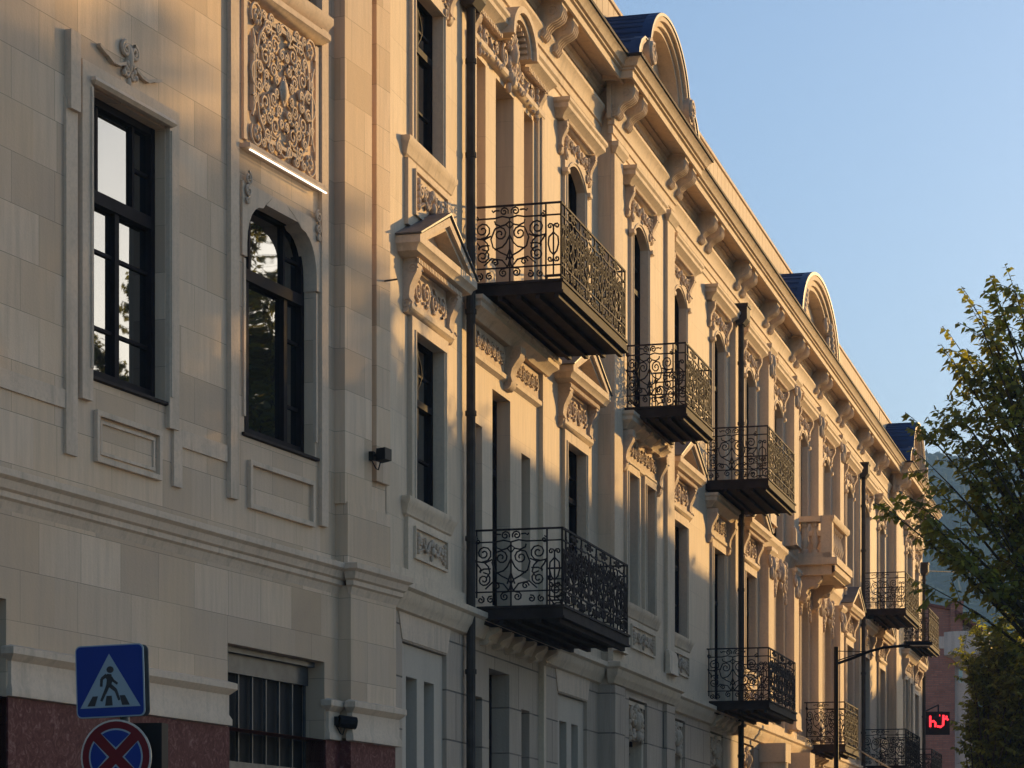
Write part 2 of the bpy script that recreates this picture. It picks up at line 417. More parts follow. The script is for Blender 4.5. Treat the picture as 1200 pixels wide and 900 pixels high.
def pediment_window(z0=6.48, panel=True):
    wn = MB(); sash(wn, .62, z0, 8.53, -DEP-.01, ((.62, 0),), True, True)
    wo = wn.build('window', M['sash'], T)
    pane(.62, z0, 8.53, -DEP).build('glass', M['glass'], wo)
    m = MB(); surround(m, .60, z0+.01, 8.5, 8.5, .17, .06, 8.66)
    m.mould([(0, 8.78), (.10, 8.78), (.10, 8.72), (.05, 8.67), (0, 8.66)], -.82, .82)
    m.build('surround', M['trim'], wo)
    m = MB()
    for s in (-1, 1): console(m, s*.86, .10, 8.66, 9.3, .0, .18)
    m.box(-.74, .74, -.03, .035, 8.79, 9.28)
    foliage(m, .70, 8.82, 9.24, .05, 5)
    m.build('ornament', M['orn'], wo)
    m = MB(); m.mould([(0, 9.50), (.30, 9.50), (.30, 9.41), (.26, 9.38), (.24, 9.33), (.16, 9.30), (0, 9.29)], -.94, .94)
    for i in range(29): m.box(-.96+.065*i, -.96+.065*i+.035, .15, .20, 9.235, 9.29)
    # raking cornice as two sloped bars and the sunk tympanum
    for s in (-1, 1):
        a = (s*1.22, 9.50); b = (0, 10.0)
        m.prism_o([(a[0], a[1]), (b[0], b[1]), (b[0], b[1]-.10), (a[0]-s*.20, a[1])][::s], -.02, .30)
        m.prism_o([(a[0]-s*.20, a[1]), (b[0], b[1]-.10), (b[0], b[1]-.16), (a[0]-s*.33, a[1])][::s], -.02, .25)
    m.prism_o([(-.95, 9.50), (.95, 9.50), (0, 9.88)], -.02, .07)
    h = m.build('pediment', M['trim'], wo)
    m = MB()
    for s in (-1, 1):
        p, q = (s*1.26, 9.502), (0, 10.03)
        m.prism_o([p, q, (0, 10.06), (s*1.28, 9.515)][::s], -.02, .325)
    m.build('flashing', M['lead'], wo)
    if panel: sill_panel(wo, .92)
    return wo
def flat_window(hw, z0, hoodhw, panel=False, zt=8.55):
    wn = MB(); sash(wn, hw, z0, zt, -DEP-.01, ((.66, 0),))
    wo = wn.build('window', M['sash'], T)
    pane(hw, z0, zt, -DEP).build('glass', M['glass'], wo)
    m = MB(); surround(m, hw-.02, z0+.01, zt-.03, zt-.03, .14, .05, zt+.12); m.build('surround', M['trim'], wo)
    m = MB(); m.mould(prof(HOOD, 9.2), -hoodhw, hoodhw); m.mould([(0, 8.78), (.05, 8.78), (.05, 8.72), (0, 8.69)], -hoodhw+.05, hoodhw-.05)
    m.build('hood', M['trim'], wo)
    m = MB(); m.box(-hoodhw+.08, hoodhw-.08, -.03, .025, 8.79, 9.19); foliage(m, hoodhw-.2, 8.82, 9.16, .04, 5, 4)
    for s in (-1, 1): console(m, s*(hoodhw-.02), .08, 8.55, 9.19, 0, .2)
    m.build('ornament', M['orn'], wo)
    if panel: sill_panel(wo, hoodhw-.1)
    return wo
def arch_window(z0=5.6):
    wn = MB(); sash(wn, .58, z0, 8.86, -DEP-.01, ((.7, 0),))
    wo = wn.build('window', M['sash'], T)
    pane(.58, z0, 8.86, -DEP).build('glass', M['glass'], wo)
    m = MB(); surround(m, .56, z0+.01, 8.35, 8.82, .18, .07, 8.98); m.build('surround', M['trim'], wo)
    m = MB(); garland(m, .85, 8.6, 9.35, .08, 8)
    for s in (-1, 1):
        relief_tube(m, spiral(s*.62, 8.75, .16, 1.57, 1.5, -s), .08, .03); swag(m, s*.72, s*.80, 8.7, .3, .07, .035)
    m.blob((0, .10, 9.0), (.16, .12, .24), 8); m.build('ornament', M['orn'], wo)
    return wo

def place(proto, first, u, dz=0):
    o = proto if first else copy_tree(proto, T)
    o.location = (u, -base_out(u), dz); return o
# --- upper floor
p_short = upper_window(10.75, True); place(p_short, True, CEN[0]); sill_panel(p_short, .92, 10.74, 9.72)
OPS.append((CEN[0]-.62, CEN[0]+.62, 10.74, UPZ, DEP))
p_tall = upper_window(9.76)
for k, i in enumerate([2]+list(range(3, 15))):
    place(p_tall, k == 0, CEN[i]); OPS.append((CEN[i]-.62, CEN[i]+.62, 9.75, UPZ, DEP))
# the triple opening over the big balcony
c = CEN[1]
for a, b, zz in ((-1.43, -.96, 9.76), (-.45, .49, 9.76), (1.05, 1.55, 9.76)): OPS.append((c+a, c+b, zz, 12.71, .28))
wn = MB()
for a, b in ((-1.43, -.96), (-.45, .49), (1.05, 1.55)):
    k = MB(); sash(k, (b-a)/2, 9.76, 12.71, -.31, ((.7, 0),), b-a > .7)
    wn.add([(x+(a+b)/2, -y, z) for x, y, z in k.v], k.f)
wo = wn.build('window', M['sash'], T, (c, 0, 0))
g = MB()
for a, b in ((-1.43, -.96), (-.45, .49), (1.05, 1.55)): g.quad((a, -.3, 9.76), (b, -.3, 9.76), (b, -.3, 12.71), (a, -.3, 12.71))
g.build('glass', M['glass'], wo)
m = MB()
for a, b in ((-1.80, -1.68), (1.78, 1.90)): m.box(a, b, -.03, .08, 9.7, 12.86); m.box(a+.13 if a < 0 else a-.09, a+.17 if a < 0 else a-.05, -.03, .05, 9.7, 12.8)
m.mould([(0, 12.90), (.09, 12.90), (.09, 12.83), (.05, 12.79), (0, 12.77)], -1.72, 1.82)
m.build('surround', M['trim'], wo)
m = MB()
for a, b in ((-1.78, -.62), (.72, 1.9)): m.mould(prof(HOOD, 13.22), a, b, 0, a < -1, b > 1)
for i in range(14): m.box(-1.76+.08*i, -1.72+.08*i, .1, .16, 13.15, 13.21); m.box(.74+.08*i, .78+.08*i, .1, .16, 13.15, 13.21)
arc = [(.05+.68*math.cos(R(180-15*i)), 13.24+.52*math.sin(R(180-15*i))) for i in range(13)]
for d0, d1, rr in ((.0, .30, 1.0), (.0, .24, .84)):
    n_ = len(arc); q = [((u-.05)*rr+.05, 13.24+(z-13.24)*rr) for u, z in arc]; q2 = [((u-.05)*(rr-.16)+.05, 13.24+(z-13.24)*(rr-.16)) for u, z in arc]
    for i in range(n_-1): m.prism_o([q[i], q[i+1], q2[i+1], q2[i]], -.02, d1)
for i in range(13):
    a = R(15*i); m.box(.05+.42*math.cos(a)-.02, .05+.42*math.cos(a)+.02, .0, .2, 13.24+.30*math.sin(a)-.02, 13.24+.30*math.sin(a)+.02)
m.build('hood', M['trim'], wo)
m = MB(); garland(m, 1.65, 12.62, 13.20, .06, 2)
m.blob((.05, .1, 13.16), (.11, .10, .17), 10); m.blob((.05, .08, 12.84), (.07, .08, .13), 8)
for k in range(7):
    a = R(30*k); m.blob((.05+.17*math.cos(a), .09, 13.2+.2*math.sin(a)), (.05+.02*abs(math.cos(a)), .06, .05+.05*abs(math.sin(a))), 8)
    m.blob((.05+.11*math.cos(a+3.14), .08, 12.98+.12*math.sin(a+3.14)), (.045, .05, .05), 8)
for k in range(9):
    a = R(20*k+10); m.blob((.05+.26*math.cos(a), .08, 13.24+.22*math.sin(a)), (.05, .06, .06), 6)
for s in (-1, 1): relief_tube(m, spiral(.05+s*.33, 13.05, .15, 1.57, 1.5, -s), .07, .03); console(m, .05+s*1.72, .07, 12.8, 13.2, 0, .14)
m.build('ornament', M['orn'], wo)
# --- middle floor
ped = [0, 2, 4, 6, 10, 12, 14]
p = pediment_window()
for k, i in enumerate(ped):
    place(p, k == 0, CEN[i]); OPS.append((CEN[i]-.63, CEN[i]+.63, 6.47, 8.54, DEP))
c = CEN[1]                                            # tall middle door with a slit on each side
for a, b, z0, z1 in ((-1.63, -1.13, 6.2, 7.92), (-.62, .31, 5.6, 8.52), (.91, 1.40, 6.2, 7.92)): OPS.append((c+a, c+b, z0, z1, .24))
wn = MB(); g = MB()
for a, b, z0, z1 in ((-1.63, -1.13, 6.2, 7.92), (-.62, .31, 5.6, 8.52), (.91, 1.40, 6.2, 7.92)):
    k = MB(); sash(k, (b-a)/2, z0, z1, -.25, ((.66, 0),), b-a > .7); wn.add([(x+(a+b)/2, -y, z) for x, y, z in k.v], k.f)
    g.quad((a, -.24, z0), (b, -.24, z0), (b, -.24, z1), (a, -.24, z1))
wo = wn.build('window', M['sash'], T, (c, 0, 0)); g.build('glass', M['glass'], wo)
m = MB(); m.mould(prof(HOOD, 9.2), -1.75, 2.0); m.mould([(0, 8.80), (.06, 8.80), (.06, 8.74), (0, 8.70)], -1.7, 1.95)
m.box(1.86, 1.98, -.03, .07, 5.6, 9.2); m.build('hood', M['trim'], wo)
m = MB(); m.box(-1.62, 1.82, -.03, .02, 8.82, 9.18)
for s, cc in ((-1, -.85), (1, 1.0)):
    q = MB(); foliage(q, .72, 8.85, 9.16, .04, 5, 9+s); m.add([(x+cc, -y, z) for x, y, z in q.v], q.f)
console(m, .08, .13, 8.62, 9.2, .0, .24); m.build('ornament', M['orn'], wo)
pf = flat_window(.60, 5.62, 1.0)
for k, i in enumerate([5, 11]):
    place(pf, k == 0, CEN[i]); OPS.append((CEN[i]-.62, CEN[i]+.62, 5.6, 8.56, DEP))
pw = flat_window(.36, 6.5, 1.35, True, 8.62)
# pair of narrow lights under one hood: shift first light, add second
for ch in [pw]+[x for x in pw.children if x.name.split('.')[0] in ('glass', 'surround')]:
    v = np.empty(len(ch.data.vertices)*3, np.float32); ch.data.vertices.foreach_get('co', v); v = v.reshape(-1, 3)
    pl = [tuple(p_.vertices) for p_ in ch.data.polygons]; nv = len(v)
    v2 = np.concatenate([v-np.array([.68, 0, 0], np.float32), v+np.array([.68, 0, 0], np.float32)])
    mt = ch.data.materials[0]; me = bpy.data.meshes.new(ch.name); me.from_pydata(v2.tolist(), [], pl+[tuple(a_+nv for a_ in f) for f in pl]); me.materials.append(mt); ch.data = me
for k, (i, sh) in enumerate(((3, .1), (13, .0))):
    u = CEN[i]+sh; place(pw, k == 0, u)
    for s in (-1, 1): OPS.append((u+s*.68-.37, u+s*.68+.37, 6.48, 8.63, DEP))
pa = arch_window()
for k, i in enumerate([7, 8, 9]):
    place(pa, k == 0, CEN[i]); OPS.append((CEN[i]-.60, CEN[i]+.60, 5.6, 8.87, DEP))
# --- ground floor
GOPS = []
def slit_panel(parent, u):
    m = MB()
    q = [(-.78, .78)]
    wall_sheet(m, -.92, .95, 1.0, 4.76, -.055, [(-.60, -.15, 1.2, 4.38, .16), (.15, .58, 1.2, 4.38, .16)])
    wo = m.build('window', M['panel'], parent, (u, 0, 0))
    g = MB()
    for a, b in ((-.60, -.15), (.15, .58)): g.quad((a, -.21, 1.2), (b, -.21, 1.2), (b, -.21, 4.38), (a, -.21, 4.38))
    g.build('glass', M['glass'], wo)
    m = MB()
    m.prism_o([(-.95, 4.79), (.95, 4.79), (1.12, 5.16), (-1.12, 5.16)], -.02, .014); m.build('lintel', M['ashtrim'], wo)
    return wo
for i in (0, 2):
    slit_panel(T, CEN[i]-.06); GOPS.append((CEN[i]-.06-.92, CEN[i]-.06+.95, 1.0, 4.77, .10))
c = CEN[1]
for a, b, z1 in ((-1.63, -1.13, 4.37), (-.79, .26, 4.79), (.91, 1.36, 4.37)): GOPS.append((c+a, c+b, .9 if z1 < 4.5 else .15, z1, .3))
wn = MB(); g = MB()
for a, b, z1 in ((-1.63, -1.13, 4.37), (-.79, .26, 4.79), (.91, 1.36, 4.37)):
    z0 = .9 if z1 < 4.5 else .15
    k = MB(); sash(k, (b-a)/2, z0, z1, -.31, ((.8, 0),), b-a > .7); wn.add([(x+(a+b)/2, -y, z) for x, y, z in k.v], k.f)
    g.quad((a, -.3, z0), (b, -.3, z0), (b, -.3, z1), (a, -.3, z1))
wo = wn.build('door', M['sash'], T, (c, 0, 0)); g.build('glass', M['glass'], wo)
def carved_window():
    wn = MB(); sash(wn, .66, 1.0, 4.95, -.29, ((.84, 0),)); wo = wn.build('window', M['sash'], T)
    pane(.66, 1.0, 4.4, -.28).build('glass', M['glass'], wo)
    m = MB(); m.box(-.68, .68, -.27, -.10, 4.36, 4.99); m.box(-.70, .70, -.1, -.04, 4.90, 4.97); m.box(-.69, -.55, -.27, -.06, 1.0, 4.9); m.box(.55, .69, -.27, -.06, 1.0, 4.9)
    m.build('surround', M['trim'], wo)
    m = MB()
    m.blob((0, -.02, 4.66), (.12, .10, .17), 10); m.blob((0, .03, 4.68), (.075, .07, .11), 8)
    for k in range(9):
        a_ = R(-20+27.5*k); m.blob((.17*math.cos(a_), -.03, 4.70+.20*math.sin(a_)), (.05, .05, .06), 6)
    for s in (-1, 1):
        relief_tube(m, spiral(s*.34, 4.74, .13, 1.57, 1.6, -s), -.03, .03); relief_tube(m, spiral(s*.22, 4.46, .09, 0, 1.4, s), -.02, .026); relief_tube(m, spiral(s*.44, 4.52, .08, 2, 1.4, -s), -.04, .024)
        swag(m, s*.18, s*.50, 4.50, .12, -.03, .025)
        for k in range(4): m.blob((s*(.50-.01*k), -.04, 4.62-.09*k), (.04, .04, .05), 6)
    m.blob((0, .0, 4.42), (.06, .07, .09), 8)
    m.build('ornament', M['orn'], wo, smooth=False)
    return wo
pc = carved_window()
for k, i in enumerate(range(3, 15)):
    place(pc, k == 0, CEN[i]); GOPS.append((CEN[i]-.70, CEN[i]+.70, 1.0, 5.0, .30))

# --- walls
for (a, b, o) in SEC:
    m = MB(); wall_sheet(m, a, b, 5.1, 14.6, o, [q for q in OPS if a <= (q[0]+q[1])/2 < b])
    if o > 0:
        m.quad((a, 0, 5.1), (a, o, 5.1), (a, o, 14.6), (a, 0, 14.6)); m.quad((b, 0, 5.1), (b, o, 5.1), (b, o, 14.6), (b, 0, 14.6))
    m.build('wall', M['cwall'], T)
    m = MB(); wall_sheet(m, a, b, -.2, 5.1, o, [q for q in GOPS if a <= (q[0]+q[1])/2 < b])
    if o > 0:
        m.quad((a, 0, -.2), (a, o, -.2), (a, o, 5.1), (a, 0, 5.1)); m.quad((b, 0, -.2), (b, o, -.2), (b, o, 5.1), (b, 0, 5.1))
    m.build('ground_wall', M['ground'], T)
m = MB()                                              # end wall, back and flat roof close the block
m.box(UK+.05, 55.19, -14, -.55, -.2, 14.55); m.quad((55.2, 0, -.2), (55.2, -14, -.2), (55.2, -14, 16.3), (55.2, 0, 14.6))
m.build('core', M['stone'], T)
# --- string course, architrave, cornice, parapet by section
STR = [(0, 5.62), (.05, 5.62), (.05, 5.46), (.20, 5.43), (.20, 5.36), (.15, 5.33), (.13, 5.24), (.10, 5.20), (.06, 5.12), (0, 5.10)]
ARC = [(0, 14.22), (.13, 14.22), (.15, 14.20), (.15, 14.15), (.11, 14.10), (.08, 14.00), (.08, 13.93), (.05, 13.92), (.05, 13.80), (.025, 13.79), (.025, 13.68), (0, 13.67)]
BED = [(0, 14.66), (.16, 14.66), (.16, 14.60), (.10, 14.57), (.10, 14.53), (.06, 14.50), (.04, 14.44), (0, 14.43)]
COR = [(-.30, 14.98), (.60, 14.80), (.60, 14.76), (.57, 14.74), (.53, 14.66), (.49, 14.65), (.49, 14.62), (.45, 14.61), (.45, 14.50), (.42, 14.49), (.42, 14.535), (.0, 14.60)]
COR = [(d, z-.12) for d, z in COR]; ARC = [(d, z-.13) for d, z in ARC]; BED = [(d, z-.18) for d, z in BED]
for i, (a, b, o) in enumerate(SEC):
    f = o > 0
    for nm, pr_ in (('string_course', STR), ('architrave', ARC), ('frieze_moulding', BED), ('cornice', COR)):
        m = MB(); m.mould(pr_, a+(.004 if not f else 0), b-(.004 if not f else 0), o, f, f or i == 4)
        m.build(nm, M['trim'], T)
m = MB()
for (a, b) in ((12.25, 13.3), (9.0, 11.0)): pass
# parapet of upright boards / ribs above the gutter
for (a, b, o) in SEC:
    m = MB(); m.box(a, b, -.5, -.25, 14.5, 16.40); 
    x = a+.1
    while x < b-.1:
        m.box(x, x+.40, -.26, -.238, 14.8, 16.38); x += .42
    m.box(a, b, -.53, -.21, 16.40, 16.46)
    m.build('parapet', M['stone'], T)
    m = MB(); m.mould([(0, 14.715), (.63, 14.70), (.63, 14.655), (.605, 14.655), (.605, 14.685)], a, b, o, o > 0, o > 0); m.build('gutter', M['slab'], T)
# frieze ornament panels and corbels
piers = [-.15, 3.85, 7.75, 11.85, 15.7, 19.45, 22.95, 26.6, 30.4, 34.3, 38.4, 42.0, 45.85, 50.2, 53.6]
cb0 = MB()
CP = [(0, 14.40), (.41, 14.40), (.41, 14.33), (.385, 14.325), (.395, 14.25), (.37, 14.18), (.31, 14.14), (.235, 14.11), (.175, 14.06), (.15, 14.01), (.16, 13.96), (.12, 13.91), (.05, 13.89), (0, 13.89)]
cb0.prism_u(CP, -.16, .16); cb0.box(-.19, .19, -.02, .44, 14.395, 14.485); cb0.box(-.20, .20, -.02, .05, 13.87, 14.40)
for q in (-.12, -.04, .04, .12): cb0.tube([(q, o_+.005, z_) for o_, z_ in CP[3:12]], .026, 5)
for sgn in (-1, 1):
    cb0.tube([(sgn*.165, .27+a_, z_) for a_, z_ in spiral(0, 14.255, .085, 0, 1.6, 1, 14)], .02, 4); cb0.tube([(sgn*.165, .09+a_, z_) for a_, z_ in spiral(0, 13.97, .055, 0, 1.4, 1, 12)], .016, 4)
cor = cb0.build('corbel', M['trim'], T); firstc = True
for u in piers:
    for s in (-.34, .34):
        o = cor if firstc else cor.copy()
        if not firstc: COL.objects.link(o); o.parent = T
        firstc = False; uu = u+s
        o.location = (uu, -base_out(uu), 0)
fz = MB(); foliage(fz, .95, 14.09, 14.29, .03, 5, 12)
fr = fz.build('frieze_ornament', M['orn'], T)
for k, (u0_, u1_) in enumerate(zip(piers[:-1], piers[1:])):
    o = fr if k == 0 else fr.copy()
    if k: COL.objects.link(o); o.parent = T
    uu = (u0_+u1_)/2; o.location = (uu, -base_out(uu), 0)
# pilasters
def pilaster(u, hw, o, pr, z0, z1, cap=True):
    m = MB(); m.box(u-hw, u+hw, o-.03, o+pr, z0, z1)
    m.mould([(0, z0+.42), (.03, z0+.40), (.05, z0+.30), (.05, z0+.06), (.08, z0+.0)], u-hw, u+hw, o+pr)
    m.mould([(0, z1), (.08, z1), (.08, z1-.07), (.04, z1-.12), (.02, z1-.16), (0, z1-.17)], u-hw, u+hw, o+pr)
    pl = m.build('pilaster', M['trim'], T)
    if cap:
        m = MB()
        for s in (-1, 1):
            relief_tube(m, spiral(u+s*hw*.75, z1-.30, .13, 1.57, 1.5, -s), o+pr+.02, .035)
            m.blob((u+s*hw*.3, o+pr+.02, z1-.50), (.09, .06, .16), 6)
        m.blob((u, o+pr+.03, z1-.34), (.13, .09, .2), 8); m.build('capital', M['orn'], pl)
for u in (22.95, 26.5, 30.3, 34.1):
    pilaster(u, .34, 0, .20, 9.75, 13.54); pilaster(u, .34, 0, .20, 5.62, 9.25)
m = MB(); m.mould([(0, 9.62), (.10, 9.62), (.10, 9.54), (.05, 9.48), (.02, 9.36), (0, 9.34)], 22.3, 34.8); m.build('string_course', M['trim'], T)
for u in (7.72, 11.88, 45.85, 50.25): pilaster(u, .30, .2, .06, 5.62, 13.54, False)
for u in (7.78, 11.82):
    pl = MB(); pl.box(u-.36, u+.36, .17, .27, 0, 5.09); pl.build('pilaster', M['ground'], T)
for q in ((19.05, 19.55, -.03, .12, 5.63, 13.54), (3.62, 3.76, -.03, .08, 0, 5.09), (38.1, 38.6, -.03, .12, 5.63, 13.54)):
    m = MB(); m.box(*q); m.build('pilaster', M['trim'], T)
for u in (22.95, 26.5):                               # ground floor columns
    m = MB(); m.lathe([(.36, 0), (.36, .3), (.30, .36), (.27, 4.4), (.29, 4.45), (.36, 4.6), (.36, 4.7)], (u, .20), 16); m.box(u-.38, u+.38, -.03, .56, 4.7, 5.1); m.build('column', M['trim'], T)

# --- dormers
def dormer(u, o, hw, shoulders, apex, base=14.66):
    f = o+.36
    d = MB(); n_ = 24
    def outline(k):
        pts = []
        if shoulders:
            for i in range(n_+1):
                a = math.pi*(1-i/n_); pts.append((1.62*k*math.cos(a), 15.1+(apex-15.1)*k*math.sin(a)))
            L = [(-hw*k, base), ((-hw+.04)*k, base+.28), ((-hw+.2)*k, base+.46), (-1.98*k, base+.60), (-1.66*k, base+.62)]
            pts = L+pts+[(-x, z) for x, z in L[::-1]]
        else:
            for i in range(n_+1):
                a = math.pi*(1-i/n_); pts.append((hw*k*math.cos(a), base+(apex-base)*k*math.sin(a)))
        return pts
    bands = [(1.0, f+.10), (.93, f+.04), (.86, f-.02), (.80, f-.08)]
    for (k0, o0), (k1, _) in zip(bands[:-1], bands[1:]):
        a, b = outline(k0), outline(k1)
        for i in range(len(a)-1): d.prism_o([a[i], a[i+1], b[i+1], b[i]], f-.45, o0)
    root = d.build('dormer', M['trim'], T, (u, 0, 0))
    d = MB(); a = outline(.81); d.prism_o(a, f-.42, f-.28)
    d.box(-hw*.55, hw*.55, f-.29, f-.22, base+.05, base+.16); d.build('tympanum', M['stone'], root)
    d = MB()
    if shoulders:
        for s in (-1, 1):
            d.tube([(s*1.62, o_, 15.15) for o_ in (f-.04, f+.14)], .22, 14, cap=True)
            relief_tube(d, spiral(s*1.62, 15.15, .20, 0, 1.8, s), f+.15, .035)
            for k in range(5):
                aa = R(72*k); d.blob((s*1.62+.13*math.cos(aa), f+.14, 15.15+.13*math.sin(aa)), (.06, .05, .06), 6)
    else:
        for s in (-1, 1):
            for k in range(6):
                d.blob((s*(hw*.80-.22*k*(.4)), f-.02, base+.25+.13*k), (.16, .13, .13), 7)
            relief_tube(d, spiral(s*hw*.66, base+.5, .25, 1.57, 1.7, -s), f-.02, .06); relief_tube(d, spiral(s*hw*.52, base+.85, .18, 1.57, 1.5, s), f-.02, .05)
    d.build('ornament', M['orn'], root)
    r = MB(); a = outline(1.02); N = len(a); back = -2.6
    vs = [(x, f+.12, z+.012) for x, z in a]+[(x, back, z+.012) for x, z in a]
    r.add(vs, [(i, i+1, i+1+N, i+N) for i in range(N-1)])
    a2 = outline(1.035)
    r.add([(x, f+.12, z) for x, z in outline(1.0)]+[(x, f+.12, z+.012) for x, z in a2]+[(x, f-.05, z+.012) for x, z in a2],
          [(i, i+1, i+1+N, i+N) for i in range(N-1)]+[(i+N, i+1+N, i+1+2*N, i+2*N) for i in range(N-1)])
    # standing seams running back from the front
    for i in range(0, N):
        if i % 1 == 0:
            x, z = a[i]; nx, nz = x/abs(hw), .6
            r.tube([(x, f+.11, z+.02), (x, back, z+.02)], .016, 4)
    r.build('roof', M['roof'], root, recalc=False)
dormer(9.8, .2, 2.45, True, 16.12)
dormer(28.6, 0, 3.0, False, 16.22)
dormer(48.05, .2, 2.45, True, 16.3)

# --- wrought iron balconies
def rail_lines(w_):                                   # one scrolled module, s in 0..w, h in 0..1
    c = w_/2; k = w_/.95; L = []
    L += [[(0, 1.0), (w_, 1.0)], [(0, .845), (c-.2*k, .845), (c-.1*k, .865), (c, .84), (c+.1*k, .865), (c+.2*k, .845), (w_, .845)], [(0, .20), (w_, .20)]]
    for s in (-1, 1):
        X = lambda pts: [(c+s*u*k, z) for u, z in pts]
        L.append(X(spiral(.075, .925, .06, 3.6, 1.5, -1, 14)))
        L.append(X([(.075+.06, .94), (.19, .945), (.22, .925), (.235, .95)]))
        L.append(X([(0, .30), (.04, .36), (.12, .40), (.22, .47), (.25, .58), (.20, .70)]+spiral(.13, .64, .095, .9, 1.5, 1, 14)))
        L.append(X([(0, .62), (.05, .52), (.10, .47), (.2, .44)]))
        L.append(X(spiral(.085, .135, .06, 1.9, 1.5, -1, 12))); L.append(X([(.0, .30), (.02, .23), (.06, .19)]))
        L.append(X(spiral(.36, .70, .11, -1.4, 1.7, -1, 16)+[])); L.append(X([(.36, .59), (.30, .53), (.28, .45), (.33, .38)]))
        L.append(X(spiral(.36, .36, .095, 1.5, 1.7, 1, 16))); L.append(X([(.475, .62), (.44, .55), (.40, .50), (.41, .45)]))
        L.append(X(spiral(.40, .10, .05, 1.9, 1.3, 1, 10))); L.append(X(spiral(.27, .10, .05, 1.9, 1.3, -1, 10)))
        L.append(X([(.04, .76), (.12, .74), (.19, .77), (.20, .81)]))
        L.append(X([(.0, .44), (.05, .30)])); L.append(X(spiral(.44, .86, .045, 1.57, 1.3, -1, 10))); L.append(X([(.02, .20), (.10, .30), (.24, .33), (.34, .24)])); L.append(X(spiral(.19, .27, .05, 0, 1.3, 1, 10))); L.append(X([(.27, .50), (.36, .50), (.42, .47)])); L.append(X([(.25, .62), (.34, .58), (.46, .60)]))
    L.append([(c, .0), (c, .84)])
    L.append([(c-.05*k, .76), (c, .70), (c+.05*k, .76), (c, .80), (c-.05*k, .76)])
    return L
def strip_lines(w_):
    c = w_/2; L = [[(0, 1.0), (w_, 1.0)], [(0, .845), (w_, .845)], [(0, .20), (w_, .20)], [(0, .07), (w_, .07)], [(c, .07), (c, .72)]]
    for s in (-1, 1):
        L.append([(c, .62), (c+s*w_*.3, .56), (c+s*w_*.34, .47), (c+s*w_*.22, .38), (c, .33)])
        L.append([(c+s*a, b) for a, b in spiral(w_*.22, .70, w_*.2, 3.2, 1.2, -1, 8)]); L.append([(c+s*a, b) for a, b in spiral(w_*.22, .28, w_*.2, 3.2, 1.2, 1, 8)])
    return L
def iron_balcony(u0, u1, z, b, dep=1.2, h=1.0, thick=.15):
    s = MB(); o1 = b+dep
    s.box(u0, u1, b-.02, o1, z-thick, z); s.box(u0-.015, u1+.015, b+.0, o1+.02, z-thick-.012, z-thick+.02)
    s.box(u0-.02, u1+.02, b+.0, o1+.02, z-.02, z+.012)
    nj = 5
    for i in range(nj): 
        oo = b+.12+(dep-.2)*i/(nj-1); s.box(u0+.03, u1-.03, oo-.03, oo+.03, z-thick-.07, z-thick-.012)
    bal = s.build('balcony', M['slab'], T)
    k = u0+.4
    while k < u1:
        m = MB(); console(m, k, .07, z-thick-.30, z-thick-.075, b, .26); k += .62; m.build('bracket', M['trim'], bal)
    r = .0128
    def side(u, name):
        m = MB()
        spans = [(b+.02, b+dep-.22, rail_lines), (b+dep-.22, b+dep-.02, strip_lines)]
        for a, e, fn in spans:
            for ln in fn(e-a): m.tube([(u, a+x, z+h*y) for x, y in ln], r, 4)
            m.tube([(u, e, z), (u, e, z+h)], .014, 4)
        m.tube([(u, b+.04, z), (u, b+.04, z+h)], .014, 4)
        m.tube([(u, b-.02, z+h), (u, b+dep-.02, z+h)], .017, 4)
        m.build(name, M['iron'], bal)
    side(u0+.03, 'railing'); side(u1-.03, 'railing')
    m = MB(); W = u1-u0-.06; n_ = max(1, round((W-.4)/.95)); mw = (W-.4)/n_
    xs = [(u0+.03, .2, strip_lines)]+[(u0+.23+mw*i, mw, rail_lines) for i in range(n_)]+[(u1-.23, .2, strip_lines)]
    for a, ww, fn in xs:
        for ln in fn(ww): m.tube([(a+x, b+dep-.02, z+h*y) for x, y in ln], r, 4)
        m.tube([(a, b+dep-.02, z), (a, b+dep-.02, z+h)], .014, 4)
    m.tube([(u1-.03, b+dep-.02, z), (u1-.03, b+dep-.02, z+h)], .014, 4)
    m.tube([(u0+.02, b+dep-.02, z+h), (u1-.02, b+dep-.02, z+h)], .018, 4)
    m.build('railing', M['iron'], bal)
    return bal
iron_balcony(.12, 4.0, 9.67, 0)
iron_balcony(8.42, 10.7, 9.58, .2, 1.0)
iron_balcony(16.45, 19.75, 9.68, 0)
iron_balcony(39.55, 43.0, 9.78, 0)
iron_balcony(48.0, 51.0, 9.72, .15, .82)
iron_balcony(.18, 4.15, 5.50, 0)
iron_balcony(16.55, 19.9, 5.52, 0)
iron_balcony(29.1, 31.5, 5.45, 0, .95)
iron_balcony(39.6, 43.3, 5.5, 0)
iron_balcony(48.0, 51.2, 5.45, .15, .9)
# --- the stone balcony
s0, s1, sz = 27.35, 29.95, 9.62
m = MB(); m.box(s0-.05, s1+.05, -.02, 1.0, sz-.16, sz); m.mould([(0, sz-.16), (.0, sz-.30), (-.10, sz-.36), (-.2, sz-.40)], s0, s1, .96)
m.box(s0+.1, s1-.1, -.02, .86, sz-.38, sz-.16)
sb = m.build('balcony', M['trim'], T)
m = MB()
for u in (s0, s1-.26):
    m.box(u, u+.26, .62, .88, sz, sz+.82); m.box(u-.0, u+.26, -.02, .1, sz, sz+.82)
m.box(s0, s1, .66, .84, sz, sz+.12); 
for u in (s0+.04, s1-.22): m.box(u, u+.18, .1, .64, sz+.002, sz+.12)
m.mould([(0, sz+.96), (.06, sz+.96), (.06, sz+.88), (.02, sz+.82), (0, sz+.82)], s0, s1, .88)
m.box(s0, s1, .60, .88, sz+.82, sz+.958)
for u in (s0, s1-.26): m.box(u-.04, u+.30, -.02, .62, sz+.822, sz+.95)
